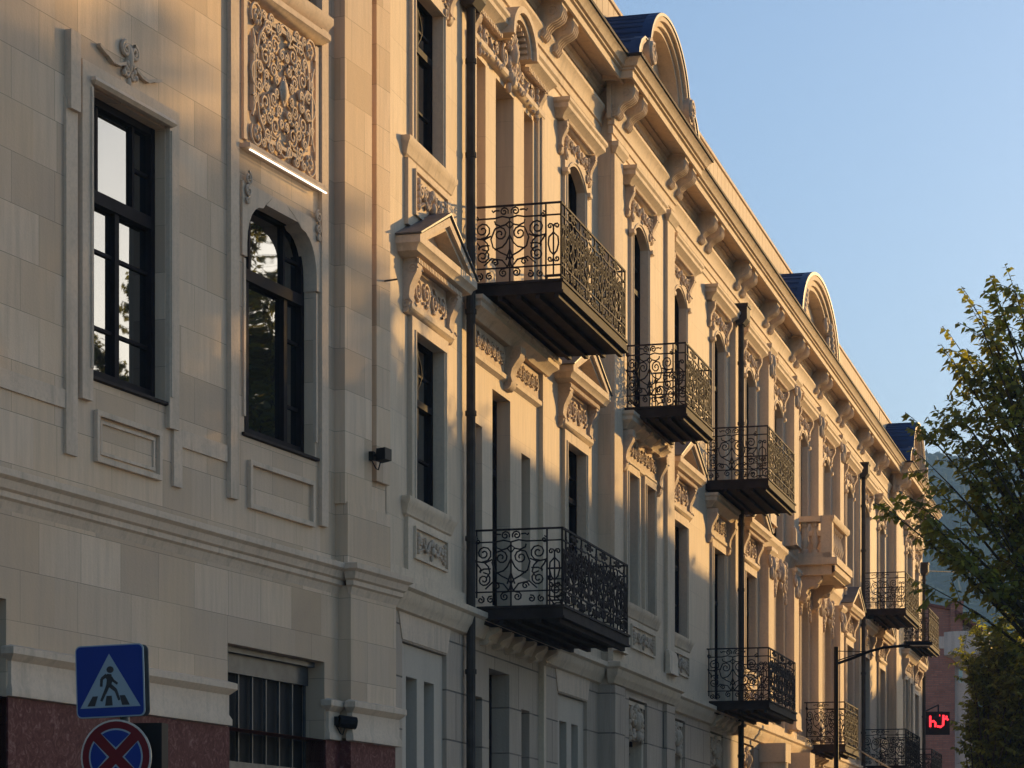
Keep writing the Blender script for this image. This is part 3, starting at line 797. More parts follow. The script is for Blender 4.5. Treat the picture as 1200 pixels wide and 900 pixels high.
m.build('coping', M['trim'], sb)
BAL = [(.09, 0), (.09, .06), (.05, .10), (.10, .24), (.09, .32), (.045, .52), (.045, .58), (.08, .62), (.08, .70)]
pos = [(s0+.42+(s1-s0-.84)*i/6, .75) for i in range(7)]+[(u, o) for u in (s0+.13, s1-.13) for o in (.24, .47)]
for p_ in pos:
    m = MB(); m.lathe([(r_, sz+.12+z_) for r_, z_ in BAL], p_, 10); m.build('baluster', M['trim'], sb, smooth=True)
for u in (s0+.35, s1-.35):
    m = MB(); console(m, u, .13, sz-.95, sz-.38, 0, .60); m.blob((u, .40, sz-.58), (.14, .15, .10), 8); m.blob((u, .16, sz-.86), (.12, .11, .15), 8); m.build('bracket', M['orn'], sb)

# --- downpipes with hoppers
def downpipe(u, o, ztop, r=.06):
    m = MB(); m.tube([(u, o, 0), (u, o, ztop)], r, 10)
    for z in (2.2, 4.6, 6.3, 7.9, 9.2, 11.2, 12.4): m.tube([(u, o, z), (u, o, z+.06)], r*1.25, 10, cap=True)
    p_ = m.build('downpipe', M['pipe'], T, smooth=False)
    m = MB(); m.prism_u([(o-.10, ztop+.38), (o+.15, ztop+.38), (o+.15, ztop+.10), (o+.07, ztop), (o-.07, ztop), (o-.10, ztop+.10)], u-.18, u+.18)
    m.box(u-.20, u+.20, o-.12, o+.17, ztop+.34, ztop+.40)
    m.tube([(u, o-.02, ztop+.25), (u, -.02, ztop+.25)], .05, 8); m.build('hopper', M['pipe'], p_)
downpipe(-.28, .10, 13.1); downpipe(19.1, .22, 13.18); downpipe(38.35, .2, 13.18); downpipe(54.95, .08, 12.6)
m = MB(); m.box(12.36, 12.58, -.02, .12, 5.95, 6.1); m.tube([(12.47, .1, 6.02), (12.47, .26, 5.98)], .07, 10, cap=True); m.build('spotlight', M['black'], T)

# ================================================================ LEFT STONE BUILDING
Lb = empty('stone_building', (KX, KY, 0), R(90)-B)
tag(Lb, 'smooth ashlar stone building with tall dark sash windows, a carved panel and red marble plinth', 'building')
ops = [(-6.60, -5.18, 6.55, 9.22, .20), (-3.52, -1.86, 6.53, 9.05, .22), (-2.95, -1.75, 11.45, 13.6, .2), (-3.88, -1.62, 1.6, 4.32, .28), (-9.6, -8.0, 1.6, 4.32, .28), (-9.7, -8.4, 6.55, 9.22, .2)]
m = MB(); wall_sheet(m, -16, -.005, 3.46, 14.5, 0, ops); m.build('wall', M['ash'], Lb)
m = MB(); wall_sheet(m, -16, -.005, -.2, 3.46, .02, [(a, b, c_, min(d, 3.459), e) for a, b, c_, d, e in ops if c_ < 3])
m.build('plinth', M['marble'], Lb)
m = MB(); m.box(-16, -.02, -12, -.4, -.2, 14.4); m.box(-16.1, 0.05, -12, .25, 14.5, 14.8); m.build('core', M['ashtrim'], Lb)
LS = [(0, 5.46), (.15, 5.43), (.15, 5.37), (.11, 5.34), (.09, 5.27), (.06, 5.25), (.06, 5.20), (.03, 5.18), (.0, 5.10)]
m = MB(); m.mould(LS, -16, -1.24, 0, False, False); m.mould(LS, -1.26, -.03, .15, True, True); m.build('string_course', M['ashtrim'], Lb)
# plain base band, plinth ledges broken by the windows
def ledge(u0, u1, base, el, er):
    m = MB(); m.mould([(0, 3.93), (.10, 3.90), (.10, 3.84), (.06, 3.80), (.035, 3.78), (.035, 3.58), (.06, 3.53), (.06, 3.47), (.0, 3.462)], u0, u1, base, el, er)
    m.build('plinth_ledge', M['ashtrim'], Lb)
ledge(-7.94, -3.95, 0, True, True); ledge(-16, -9.7, 0, False, True); ledge(-1.55, -1.30, 0, True, False); ledge(-1.26, -.06, .15, True, True)
m = MB(); m.box(-1.26, -.04, -.02, .15, 3.5, 5.2); m.box(-1.37, -.66, -.02, .13, 6.1, 14.5); m.box(-1.34, -.2, -.02, .15, 5.40, 6.12); m.box(-.38, -.004, -.02, .06, 6.5, 14.5); m.box(-1.26, -.06, -.02, .15, -.2, 3.47, 1)
m.build('pilaster', [M['ash'], M['marble']], Lb)
# shallow sill band and vertical strips that frame the bays
m = MB()
for a, b in ((-16, -9.95), (-8.15, -7.05), (-4.98, -3.92)): m.box(a, b, -.02, .022, 6.16, 6.33)
for a, b in ((-7.05, -6.85), (-5.05, -4.88)): m.box(a, b, -.02, .03, 5.75, 9.0 if a < -6 else 6.3)
m.box(-7.03, -6.86, -.02, .07, 8.9, 9.62)
m.box(-3.9, -3.72, -.02, .05, 5.8, 14.4); m.box(-1.78, -1.62, -.02, .05, 5.8, 14.4)
m.build('band', M['ashtrim'], Lb)
def frame_rect(m, u0, u1, z0, z1, t, o0, o1):
    m.box(u0, u1, o0, o1, z1-t, z1); m.box(u0, u1, o0, o1, z0, z0+t); m.box(u0, u0+t, o0, o1-.002, z0+t, z1-t); m.box(u1-t, u1, o0, o1-.002, z0+t, z1-t)
m = MB(); frame_rect(m, -3.45, -1.93, 5.76, 6.26, .05, -.02, .045); m.build('sill_panel', M['ashtrim'], Lb)
m = MB(); frame_rect(m, -6.52, -5.30, 5.76, 6.24, .05, -.02, .045); frame_rect(m, -6.42, -5.40, 5.84, 6.16, .03, -.02, .02)
m.build('sill_panel', M['ashtrim'], Lb)
def left_window(u0, u1, z0, z1, dep, trans, arch=False):
    hw = (u1-u0)/2; cu = (u0+u1)/2; o = -dep; k = MB(); t = .07
    k.box(-hw, -hw+t, o, o+.08, z0, z1); k.box(hw-t, hw, o, o+.08, z0, z1); k.box(-hw+t, hw-t, o, o+.075, z1-t, z1); k.box(-hw+t, hw-t, o, o+.075, z0, z0+.1)
    k.box(-hw+t, hw-t, o-.01, o+.10, trans-.06, trans+.06)
    for f in (-.24, .24): k.box(f*2*hw-.022, f*2*hw+.022, o, o+.05, trans+.06, z1-t)
    lm = (0,) if not arch else (-.30, .24)
    for f in lm: k.box(f*2*hw-.04, f*2*hw+.04, o, o+.07, z0+.1, trans-.06)
    for f in (.30, .72): 
        z = z0+(trans-z0)*f
        for a, b in ((-hw+t, lm[0]*2*hw-.04), (lm[-1]*2*hw+.04, hw-t)): k.box(a, b, o, o+.04, z-.016, z+.016)
    z = trans+(z1-trans)*.5
    for a, b in ((-hw+t, -.24*2*hw-.022), (.24*2*hw+.022, hw-t)): k.box(a, b, o, o+.04, z-.016, z+.016)
    wo = k.build('window', M['sash'], Lb, (cu, 0, 0))
    pane(hw, z0, z1, o+.015).build('glass', M['glass'], wo)
    m = MB(); m.mould([(0, z0-.01), (.035, z0-.012), (.035, z0-.04), (.0, z0-.05)], -hw-.02, hw+.02); m.build('sill', M['slab'], wo)
    return wo, hw
for uu in ((-6.60, -5.18), (-9.7, -8.4)):
    wo, hw = left_window(uu[0], uu[1], 6.56, 9.22, .19, 8.28)
    m = MB()
    m.box(-hw-.20, -hw-.01, -.02, .05, 6.3, 9.42); m.box(hw+.01, hw+.2, -.02, .05, 6.3, 9.42); m.box(-hw-.01, hw+.01, -.02, .05, 9.24, 9.42)
    m.mould([(0, 9.30), (.04, 9.30), (.06, 9.26), (.03, 9.23), (0, 9.225)], -hw+.0, hw-.0, .05)
    for s in (-1, 1): m.tube([(s*(hw+.04), .05, z) for z in (6.6, 9.2)], .022, 5)
    m.build('surround', M['ashtrim'], wo)
    m = MB(); c0 = 9.66
    for s in (-1, 1):
        pts = [(s*.10, c0-.03), (s*.20, c0-.07), (s*.32, c0-.08), (s*.44, c0-.04), (s*.58, c0+.0)]
        for (ua, za), (ub, zb) in zip(pts[:-1], pts[1:]): m.prism_o([(ua, za), (ub, zb), (ub, zb-.028), (ua, za-.035)][::s], -.02, .045)
        relief_tube(m, spiral(s*.085, c0+.10, .075, 1.57, 1.6, -s), .02, .022); relief_tube(m, spiral(s*.06, c0-.12, .05, 3, 1.4, s), .02, .018)
        for k in range(3): m.blob((s*(.05+.03*k), .02, c0-.03-.05*k), (.03, .03, .035), 6)
    m.blob((0, .0, c0+.02), (.06, .06, .16), 8); m.blob((0, .0, c0-.2), (.035, .04, .06), 6); m.build('ornament', M['orn'], wo)
wo, hw = left_window(-3.52, -1.86, 6.54, 9.05, .21, 8.24, True)
m = MB()                                              # shouldered arch head
arcp = [(-.815, 8.35), (-.815, 8.5)]+[(-.815+.36*(1-math.cos(R(15*i))), 8.5+.44*math.sin(R(15*i))) for i in range(1, 7)]+[(-.40, 8.99)]
inner = arcp+[(-x, z) for x, z in arcp[::-1]]
outer = [(-.92, 8.35), (-.92, 8.6)]+[(-.92+1.84*i/(len(inner)-5), 9.12) for i in range(len(inner)-4)]+[(.92, 8.6), (.92, 8.35)]
N = len(inner); vs = []
for lst, oo in ((inner, -.16), (inner, .03), (outer, .03), (outer, -.03)): vs += [(u, oo, z) for u, z in lst]
m.add(vs, [(r_*N+i, r_*N+i+1, (r_+1)*N+i+1, (r_+1)*N+i) for r_ in range(3) for i in range(N-1)])
m.box(-.87, -.825, -.02, .02, 6.7, 8.33); m.box(.825, .87, -.02, .02, 6.7, 8.33)
m.build('surround', M['ashtrim'], wo)
m = MB()
for s in (-1, 1):
    q = s*.82
    for cx, cz, r_, d in ((q, 9.16, .07, s), (q, 9.03, .06, -s), (q+.02*s, 8.93, .04, s)): relief_tube(m, spiral(cx, cz, r_, 1.57, 1.6, d), .05, .014)
m.build('ornament', M['orn'], wo)
wo, hw = left_window(-2.95, -1.75, 11.46, 13.6, .19, 13.0)
m = MB(); m.mould([(0, 11.40), (.10, 11.40), (.10, 11.33), (.05, 11.25), (0, 11.22)], -.68, .66); m.box(-.7, -.60, -.02, .04, 11.4, 13.8); m.build('surround', M['ashtrim'], wo)
# carved panel over the arched window
m = MB(); pc_ = -2.70; z0, z1 = 9.56, 11.02
m.mould([(0, z1+.16), (.12, z1+.16), (.12, z1+.10), (.05, z1+.04), (0, z1+.02)], -.88, .88)
m.box(-.88, -.80, -.02, .03, z0, z1); m.box(.80, .88, -.02, .03, z0, z1)
cp = m.build('carved_panel', M['ashtrim'], Lb, (pc_, 0, 0))
m = MB(); rr = .017; o_ = .04
def both(pts):
    for sx in (-1, 1):
        relief_tube(m, [(sx*u, z) for u, z in pts], o_, rr)
zc = (z0+z1)/2; hh = (z1-z0)/2; ww = .78
for sz in (-1, 1):
    for cx, cz, r_ in ((.66, .58, .15), (.40, .52, .10), (.22, .40, .12), (.46, .22, .12), (.26, .14, .09), (.12, .22, .07), (.60, .10, .08), (.36, .34, .08), (.14, .58, .08), (.52, .40, .07), (.70, .24, .06), (.32, .62, .07), (.50, .62, .06), (.06, .34, .06), (.44, .06, .06), (.18, .06, .06), (.30, .26, .055)):
        d = 1 if (int(cx*100)+int(cz*100)) % 2 else -1
        both([(a, zc+sz*b) for a, b in spiral(cx*.95, cz*1.08, r_*.9, 1.0+cx*7, 1.6, d, 18)])
    both([(.0, zc+sz*.16), (.10, zc), (.0, zc-.0)])
    both([(a, zc+sz*b) for a, b in [(0, .70), (.13, .66), (.14, .55), (.10, .50)]])
    both([(a, zc+sz*b) for a, b in [(.20, .56), (.44, .56), (.56, .44), (.60, .30), (.60, .18)]])
    both([(a, zc+sz*b) for a, b in [(.72, .45), (.66, .30), (.66, .0)]])
    for k in range(5):
        for sx in (-1, 1):
            m.blob((sx*(.60+.05*math.cos(k*1.3)), o_, zc+sz*(.60+.06*math.sin(k*1.3))), (.035, .03, .035), 6)
            m.blob((sx*(.18+.09*k), o_, zc+sz*(.30+.05*(k % 2))), (.04, .03, .028), 5)
both([(a+.60, zc+b) for a, b in spiral(0, 0, .15, 0, 1.0, 1, 16, .95)]); 
m.blob((0, o_, zc), (.08, .05, .13), 4)
for q in ((-.70, -.655), (.655, .70)): m.box(q[0], q[1], -.02, .05, z0+.34, z1-.34)
m.box(-.40, .40, -.02, .05, z0+.10, z0+.14); m.box(-.42, .42, -.02, .05, z1-.12, z1-.08)
m.build('ornament', M['orn'], cp)
m = MB(); m.mould([(0, 9.53), (.12, 9.50), (.12, 9.455), (0, 9.44)], -.80, .80); m.build('ledge', M['ashtrim'], cp)
m = MB(); m.box(-.90, .90, .10, .118, 9.423, 9.434); m.build('light_strip', emit('led_strip', (1, .86, .68), .85), cp)
# ground floor grille
def grille(u0, u1):
    k = MB(); hw = (u1-u0)/2
    k.box(-hw, hw, -.26, -.20, 4.18, 4.27); k.box(-hw, hw, -.24, -.12, 4.26, 4.315); k.box(-hw, hw, -.26, -.20, 3.02, 3.14)
    for i in range(8):
        x = -hw+.02+(2*hw-.06)*i/7; k.box(x, x+.022, -.25, -.22, 3.14, 4.06)
    k.box(-.02, .04, -.255, -.21, 1.6, 3.02); k.box(-hw, hw, -.26, -.2, 4.06, 4.18)
    wo = k.build('window', M['greysteel'], Lb, ((u0+u1)/2, 0, 0))
    pane(hw, 1.6, 4.32, -.275).build('glass', M['void'], wo)
grille(-3.88, -1.62); grille(-9.6, -8.0)
def flood(u, o, z, big):
    m = MB(); m.box(u-.03, u+.03, o-.02, o+.06, z-.05, z+.05)
    m.tube([(u, o+.05, z), (u, o+.10, z+.02)], .015, 6)
    m.prism_u([(o+.08, z-.06), (o+.09, z+.08), (o+.20, z+.09), (o+.20, z-.04)], u-.02, u+.16) if big else m.tube([(u, o+.06, z), (u+.14, o+.20, z-.02)], .07, 10, cap=True)
    m.tube([(u, o+.02, z-.04), (u+.02, o+.07, z-.14), (u+.06, o+.08, z-.15), (u+.08, o+.1, z-.05)], .008, 5)
    m.build('spotlight', M['black'], Lb)
flood(-.72, .13, 6.72, True); flood(-1.42, .02, 3.68, False)
m = MB(); m.tube([(.04-.2, .0, 8.83), (.04-.2, .22, 8.84)], .012, 6, cap=True); m.build('spike', M['pipe'], Lb)

# ================================================================ GROUND, ROAD
def sheet(name, mat, pts, kind='structure', z=0):
    me = bpy.data.meshes.new(name); me.from_pydata([(p[0], p[1], z) for p in pts], [], [tuple(range(len(pts)))]); me.materials.append(mat)
    o = bpy.data.objects.new(name, me); COL.objects.link(o); o['kind'] = kind; return o
M['asphalt'] = plain('asphalt', (.085, .082, .080), .9, 0, .3, .2, 20)
M['paving'] = ashlar('paving', (.46, .42, .36), (.42, .38, .33), (.38, .35, .3), .6, .6, .008)
M['earth'] = plain('earth', (.06, .065, .04), .95, 0, .2, .3, .05)
sheet('ground', M['earth'], [(-120, -55), (395, -55), (395, 1890), (-120, 1890)], z=-.03)
def spts(*uo): return [tuple(street(u, o))[:2] for u, o in uo]
sheet('road', M['asphalt'], spts((-60, 3.4), (170, 3.4), (170, 12.2), (-60, 12.2)), z=0)
for nm, a, b in (('pavement', -.3, 3.4), ('pavement', 12.2, 15.8)):
    m = MB(); m.box(-60, 170, a, b, -.02, .13); o = m.build(nm, M['paving']); o.location = (X0, Y0, 0); o.rotation_euler = (0, 0, R(90)-A); o['kind'] = 'structure'
m = MB()
for i in range(38): m.box(-58+6*i, -55+6*i, 7.74, 7.86, .001, .005)
o = m.build('road_marking', plain('road_paint', (.7, .7, .68), .7)); o.location = (X0, Y0, 0); o.rotation_euler = (0, 0, R(90)-A); o['kind'] = 'structure'

# ================================================================ ROAD SIGN
SGY = 21.5; sp = at(140, HY, SGY)
sg = empty('road_sign', (sp.x, SGY, 0), R(-13))
tag(sg, 'road sign post with blue pedestrian crossing plate above a round no stopping plate', 'road sign')
M['blue'] = plain('sign_blue', (.004, .028, .20), .6, 0, .2, .06, 3); M['white'] = plain('sign_white', (.25, .33, .37), .5, 0, .4, .05, 4)
M['signblack'] = plain('sign_black', (.012, .012, .014), .6); M['signred'] = plain('sign_red', (.13, .005, .009), .6, 0, .2, .08, 4)
M['alu'] = plain('aluminium_edge', (.42, .40, .37), .4, .6)
m = MB(); m.tube([(0, -.12, 0), (0, -.12, 3.72)], .04, 12, cap=True); m.build('pole', M['greysteel'], sg)
def rrect(w_, h, r, cx=0, cz=0, n=5):
    P = []
    for qx, qz, a0 in ((1, 1, 0), (-1, 1, 90), (-1, -1, 180), (1, -1, 270)):
        for i in range(n+1):
            a = R(a0+90*i/n); P.append((cx+qx*(w_/2-r)+r*math.cos(a), cz+qz*(h/2-r)+r*math.sin(a)))
    return P
sc = .59; zc = 3.455; T_ = lambda pts: [(x*sc, zc+y*sc) for x, y in pts]
m = MB(); m.prism_o(rrect(sc, sc, .045, 0, zc), -.012, .0, 0); m.prism_o(rrect(sc-.02, sc-.02, .038, 0, zc), -.002, .003, 1)
m.prism_o(rrect(sc*.985, sc*.985, .045, .012, zc), -.10, -.088, 2)
pl = m.build('crossing_plate', [M['white'], M['blue'], M['greysteel']], sg); pl.rotation_euler = (0, R(-1.7), 0)
pl.location = (0.02, 0, 0)
m = MB(); m.prism_o(T_([(-.44, -.365), (.44, -.365), (0, .375)]), .002, .006); m.build('triangle', M['white'], pl)
m = MB()
def lay(pts): m.prism_o(T_(pts), .005, .010)
def limb(a, b, w0, w1):
    d = Vector((b[0]-a[0], b[1]-a[1])); n_ = Vector((-d.y, d.x)).normalized()
    lay([(a[0]+n_.x*w0, a[1]+n_.y*w0), (a[0]-n_.x*w0, a[1]-n_.y*w0), (b[0]-n_.x*w1, b[1]-n_.y*w1), (b[0]+n_.x*w1, b[1]+n_.y*w1)])
lay([(.012+.052*math.cos(R(20*i)), .155+.046*math.sin(R(20*i))) for i in range(18)])
lay([(-.03, .10), (.03, .09), (.035, -.01), (.02, -.075), (-.05, -.075), (-.04, .02), (-.06, .05)])
limb((-.04, .085), (-.115, .03), .022, .020); limb((-.115, .035), (-.125, -.075), .020, .018)
limb((.02, .05), (.055, -.005), .02, .02); limb((.05, .005), (.115, -.045), .018, .016)
limb((-.025, -.06), (-.075, -.17), .026, .022); limb((-.075, -.165), (-.13, -.275), .021, .017)
limb((.0, -.06), (.085, -.13), .028, .024); limb((.085, -.125), (.135, -.27), .021, .016)
for x0, sk in ((-.25, .06), (-.02, .0), (.20, -.06)):
    lay([(x0-.055-sk*.5, -.34), (x0+.055-sk*.5, -.34), (x0+.045+sk*.45, -.205), (x0-.03+sk*.45, -.205)])
m.build('walking_figure', M['signblack'], pl)
zc2 = 2.835
m = MB(); ring = lambda r: [(r*math.cos(R(10*i)), zc2+r*math.sin(R(10*i))) for i in range(36)]
m.prism_o(ring(.305), -.014, .0, 0); m.prism_o(ring(.290), -.002, .003, 1); 
m2 = m.build('no_stopping_plate', [M['alu'], M['signred']], sg, (-.03, 0, 0))
m = MB()
for q in range(4):
    pts = [(.045*math.cos(R(45+90*q+45)), 0)]
    a0, a1 = R(-45+90*q+11), R(45+90*q-11); rr_ = .232
    arc_ = [(rr_*math.cos(a0+(a1-a0)*i/10), rr_*math.sin(a0+(a1-a0)*i/10)) for i in range(11)]
    mid = R(90*q); tip = (.058*math.cos(mid), .058*math.sin(mid))
    m.prism_o([(x, zc2+y) for x, y in arc_+[tip]], .002, .006, 0)
    k = .94; arc2 = [(rr_*k*math.cos(a0+.025+(a1-a0-.05)*i/10), rr_*k*math.sin(a0+.025+(a1-a0-.05)*i/10)) for i in range(11)]
    m.prism_o([(x, zc2+y) for x, y in arc2+[(tip[0]*1.32, tip[1]*1.32)]], .005, .008, 1)
m.build('blue_field', [M['white'], M['blue']], m2)
m = MB(); m.prism_z([(-.02, -.32), (.30, -.32), (.30, -.17), (-.02, -.17)], 1.9, 3.12); m.build('signal_housing', M['black'], sg)
m = MB()
for z in (zc+.18, zc-.18, zc2+.15): m.box(-.08, .08, -.15, -.013, z-.02, z+.02)
m.build('clamp', M['alu'], sg)

# ================================================================ STREET LAMP
lp = at(980, HY, 57); lamp = empty('street_lamp', (lp.x, 57, 0))
tag(lamp, 'slim dark street lamp with a long curved arm in front of the terrace', 'street lamp')
px = 57/F
m = MB(); m.tube([(0, 0, 0), (0, 0, 1.2)], .085, 12); m.tube([(0, 0, 1.2), (0, 0, 1.6+(HY-758)*px)], .058, 12, r1=.05, cap=True); m.build('pole', M['black'], lamp)
zz = lambda y: 1.6+(HY-y)*px
m = MB(); m.tube([((x-980)*px, 0, zz(y)) for x, y in ((980, 778), (1000, 771), (1020, 763), (1035, 759), (1055, 757), (1068, 756))], .03, 8, cap=True)
m.tube([((x-980)*px, 0, zz(y)) for x, y in ((980, 763), (1015, 763.5), (1020, 763))], .010, 6); m.tube([((x-980)*px, 0, zz(y)) for x, y in ((982, 774), (1000, 768), (1016, 764))], .012, 6)
m.build('arm', M['black'], lamp)
m = MB(); m.prism_u([(-.11, zz(756)), (.11, zz(756)), (.10, zz(752.5)), (-.10, zz(752.5))], (1060-980)*px, (1092-980)*px); m.build('lamp_head', M['black'], lamp)
m = MB(); m.box((1066-980)*px, (1090-980)*px, -.08, .08, zz(756)-.012, zz(756)-.003); m.build('lamp_glass', plain('lamp_glass', (.5, .5, .48), .3), lamp)

# ================================================================ BRICK HOUSE, LED SIGN
M['brick'] = ashlar('red_brick', (.46, .21, .15), (.34, .15, .105), (.30, .15, .12), .24, .075, .010, (.20, .17, .15), .6)
M['plaster'] = stone('old_plaster', (.60, .55, .48), (.54, .49, .43), (.20, .17, .15))
M['redroof'] = plain('red_roof_sheet', (.16, .05, .04), .7)
HYd = 108.; hp = lambda x, y: ((x-600)/F*HYd, 1.6+(HY-y)/F*HYd)
hs = empty('brick_house', (hp(1080, 0)[0], HYd, 0), 0)
tag(hs, 'old red brick house with a chimney and plastered bay at the end of the street', 'house')
X = lambda x: (x-1080)/F*HYd
Z = lambda y: 1.6+(HY-y)/F*HYd
m = MB(); m.prism_o([(X(980), 0), (X(1119), 0), (X(1119), Z(717)), (X(1082), Z(708)), (X(980), Z(690))], -9, 0); m.build('wall', M['brick'], hs)
m = MB(); m.box(X(1090), X(1119.5), -.02, .03, Z(760), Z(746)); m.build('render_patch', M['plaster'], hs)
m = MB(); m.box(X(1113), X(1127), -.8, .25, Z(760), Z(708)); m.box(X(1112), X(1128), -.85, .30, Z(709), Z(705)); m.build('chimney', M['brick'], hs)
m = MB(); m.prism_o([(X(980), Z(690)), (X(1119), Z(716)), (X(1119), Z(713)), (X(980), Z(687))], -9.2, .12); m.prism_o([(X(1118), Z(722)), (X(1150), Z(742)), (X(1150), Z(738)), (X(1118), Z(716))], -5, .5); m.build('roof', M['redroof'], hs)
m = MB(); m.prism_o([(X(1119), 0), (X(1147), 0), (X(1147), Z(741)), (X(1119), Z(722))], -5, -.3)
m.box(X(1119), X(1147), -.32, -.2, Z(738.5), Z(737)); m.build('wall', M['plaster'], hs)
m = MB(); cx = X(1133)
arcb = [(cx+1.0*math.cos(R(a)), -.3+.9*math.sin(R(a))) for a in range(0, 181, 15)]
m.prism_z(arcb, Z(768), Z(741)); m.lathe([(.2, Z(785)), (.7, Z(772)), (1.0, Z(768))], (cx, -.3), 16); m.build('bay', M['plaster'], hs)
for (x0, x1, y0, y1) in ((1122, 1126, 737, 726), (1127, 1131, 737, 729), (1133, 1137, 737, 734), (1124, 1130, 800, 780), (1136, 1142, 800, 780)):
    m = MB(); m.box(X(x0), X(x1), -.35, -.27, Z(y0), Z(y1)); wo = m.build('window', plain('white_frame', (.6, .6, .58), .6), hs)
    m = MB(); m.box(X(x0)+.03, X(x1)-.03, -.3, -.262, Z(y0)+.04, Z(y1)-.04); m.build('glass', M['glass'], wo)
lsY = 100.; q = at(1083, HY, lsY)
ls = empty('neon_sign', (q.x, lsY, 0))
tag(ls, 'black hanging sign with glowing red letters under the brick house', 'sign')
lx = lambda x: (x-1083)/F*lsY
lz = lambda y: 1.6+(HY-y)/F*lsY
m = MB(); m.box(lx(1083), lx(1113), -.16, 0, lz(861), lz(834)); m.build('panel', M['black'], ls)
m = MB(); m.tube([(lx(1100), -.08, lz(834)), (lx(1100), -.08, lz(826)), (lx(1100), -8.2, lz(826))], .03, 6); m.build('bracket', M['black'], ls)
RED = emit('red_neon', (1, .02, .03), 1.1)
def stroke(mb, pts, r=.042): mb.tube([(lx(x), .03, lz(y)) for x, y in pts], r, 6, cap=True)
m = MB(); stroke(m, [(1090, 839), (1090, 852)]); stroke(m, [(1090, 846), (1094, 845), (1096, 847), (1096, 852)]); m.build('letter', RED, ls)
m = MB(); stroke(m, [(1098, 851), (1102, 852), (1105, 850), (1105.5, 838)]); stroke(m, [(1101, 838.5), (1101.4, 838.5)]); m.build('letter', RED, ls)
m = MB(); stroke(m, [(1105.5, 843), (1109, 842), (1111, 844)]); stroke(m, [(1109, 839), (1109, 842)]); m.build('letter', RED, ls)
# cables
def cable(name, a, b, r, mat, label, sag=.2):
    m = MB(); m.tube([tuple((a*(1-t/12)+b*(t/12))*1) if False else ((a.x+(b.x-a.x)*t/12), -(a.y+(b.y-a.y)*t/12), a.z+(b.z-a.z)*t/12-sag*math.sin(math.pi*t/12)) for t in range(13)], r, 5)
    o = m.build(name, mat); tag(o, label, 'cable'); return o
cable('overhead_cable', street(31.4, .9, 5.5), at(1250, 1010, 42), .018, M['alu'], 'pale cable slanting down from the low iron balcony', .05)
cable('overhead_cable', street(55, .1, 12.75), at(1300, 655, 120), .014, M['slab'], 'thin dark power line crossing in front of the blue hill', .3)

# ================================================================ BUILDINGS ACROSS THE STREET (out of frame, they cast the shade)
def block(label, u0, u1, o0, h, floors, mat, dp=12):
    b = empty('apartment_block', tuple(street(0, 0)), R(90)-A); tag(b, label, 'building')
    ops_ = []; n_ = int((u1-u0)/3.2)
    for f in range(floors):
        for i in range(n_):
            u = u0+(i+.5)*(u1-u0)/n_; z = 1.2+f*(h-.8)/floors
            ops_.append((u-.6, u+.6, z, z+1.7, .2))
    m = MB(); m.box(u0, u1, o0, o0+dp, 0, h)
    m.box(u0-.3, u1+.3, o0-.3, o0+dp+.3, h, h+.35)
    m.build('wall', mat, b)
    for (a, bb, c_, d, _) in ops_:
        m = MB(); m.box(a, bb, o0-.05, o0+.05, c_, d); m.build('window', M['glass'], b)
    return b
M['pinkwall'] = stone('pink_plaster', (.58, .47, .38), (.52, .42, .34), (.25, .2, .16))
block('apartment block across the street opposite the middle of the terrace', 29.5, 48.0, 16, 13.6, 4, M['plaster'])
block('lower apartment block across the street beyond the side lane', 75.5, 101, 16, 14.4, 4, M['pinkwall'], 4)

# ================================================================ TREES
def leaf_mat(name, c, t):
    m, n, l, p = nodes(name)
    oi = n.new('ShaderNodeNewGeometry')
    v = mixc(n, l, oi.outputs['Random Per Island'], tuple(x*.6 for x in c), tuple(min(1, x*1.5) for x in c))
    p.inputs['Roughness'].default_value = .5; p.inputs['Specular IOR Level'].default_value = .35
    l.new(v, p.inputs['Base Color'])
    tr = n.new('ShaderNodeBsdfTranslucent'); v2 = mixc(n, l, oi.outputs['Random Per Island'], tuple(x*.7 for x in t), tuple(min(1, x*1.3) for x in t)); l.new(v2, tr.inputs[0])
    mx = n.new('ShaderNodeMixShader'); mx.inputs[0].default_value = .42; l.new(p.outputs[0], mx.inputs[1]); l.new(tr.outputs[0], mx.inputs[2])
    l.new(mx.outputs[0], n['Material Output'].inputs[0])
    return m
M['leaf'] = leaf_mat('leaf_green', (.11, .13, .04), (.50, .48, .05))
M['leafy'] = leaf_mat('leaf_yellow_green', (.12, .14, .035), (.42, .44, .05))
M['bark'] = plain('bark', (.06, .048, .036), .9, 0, .2, .35, 12, .5)
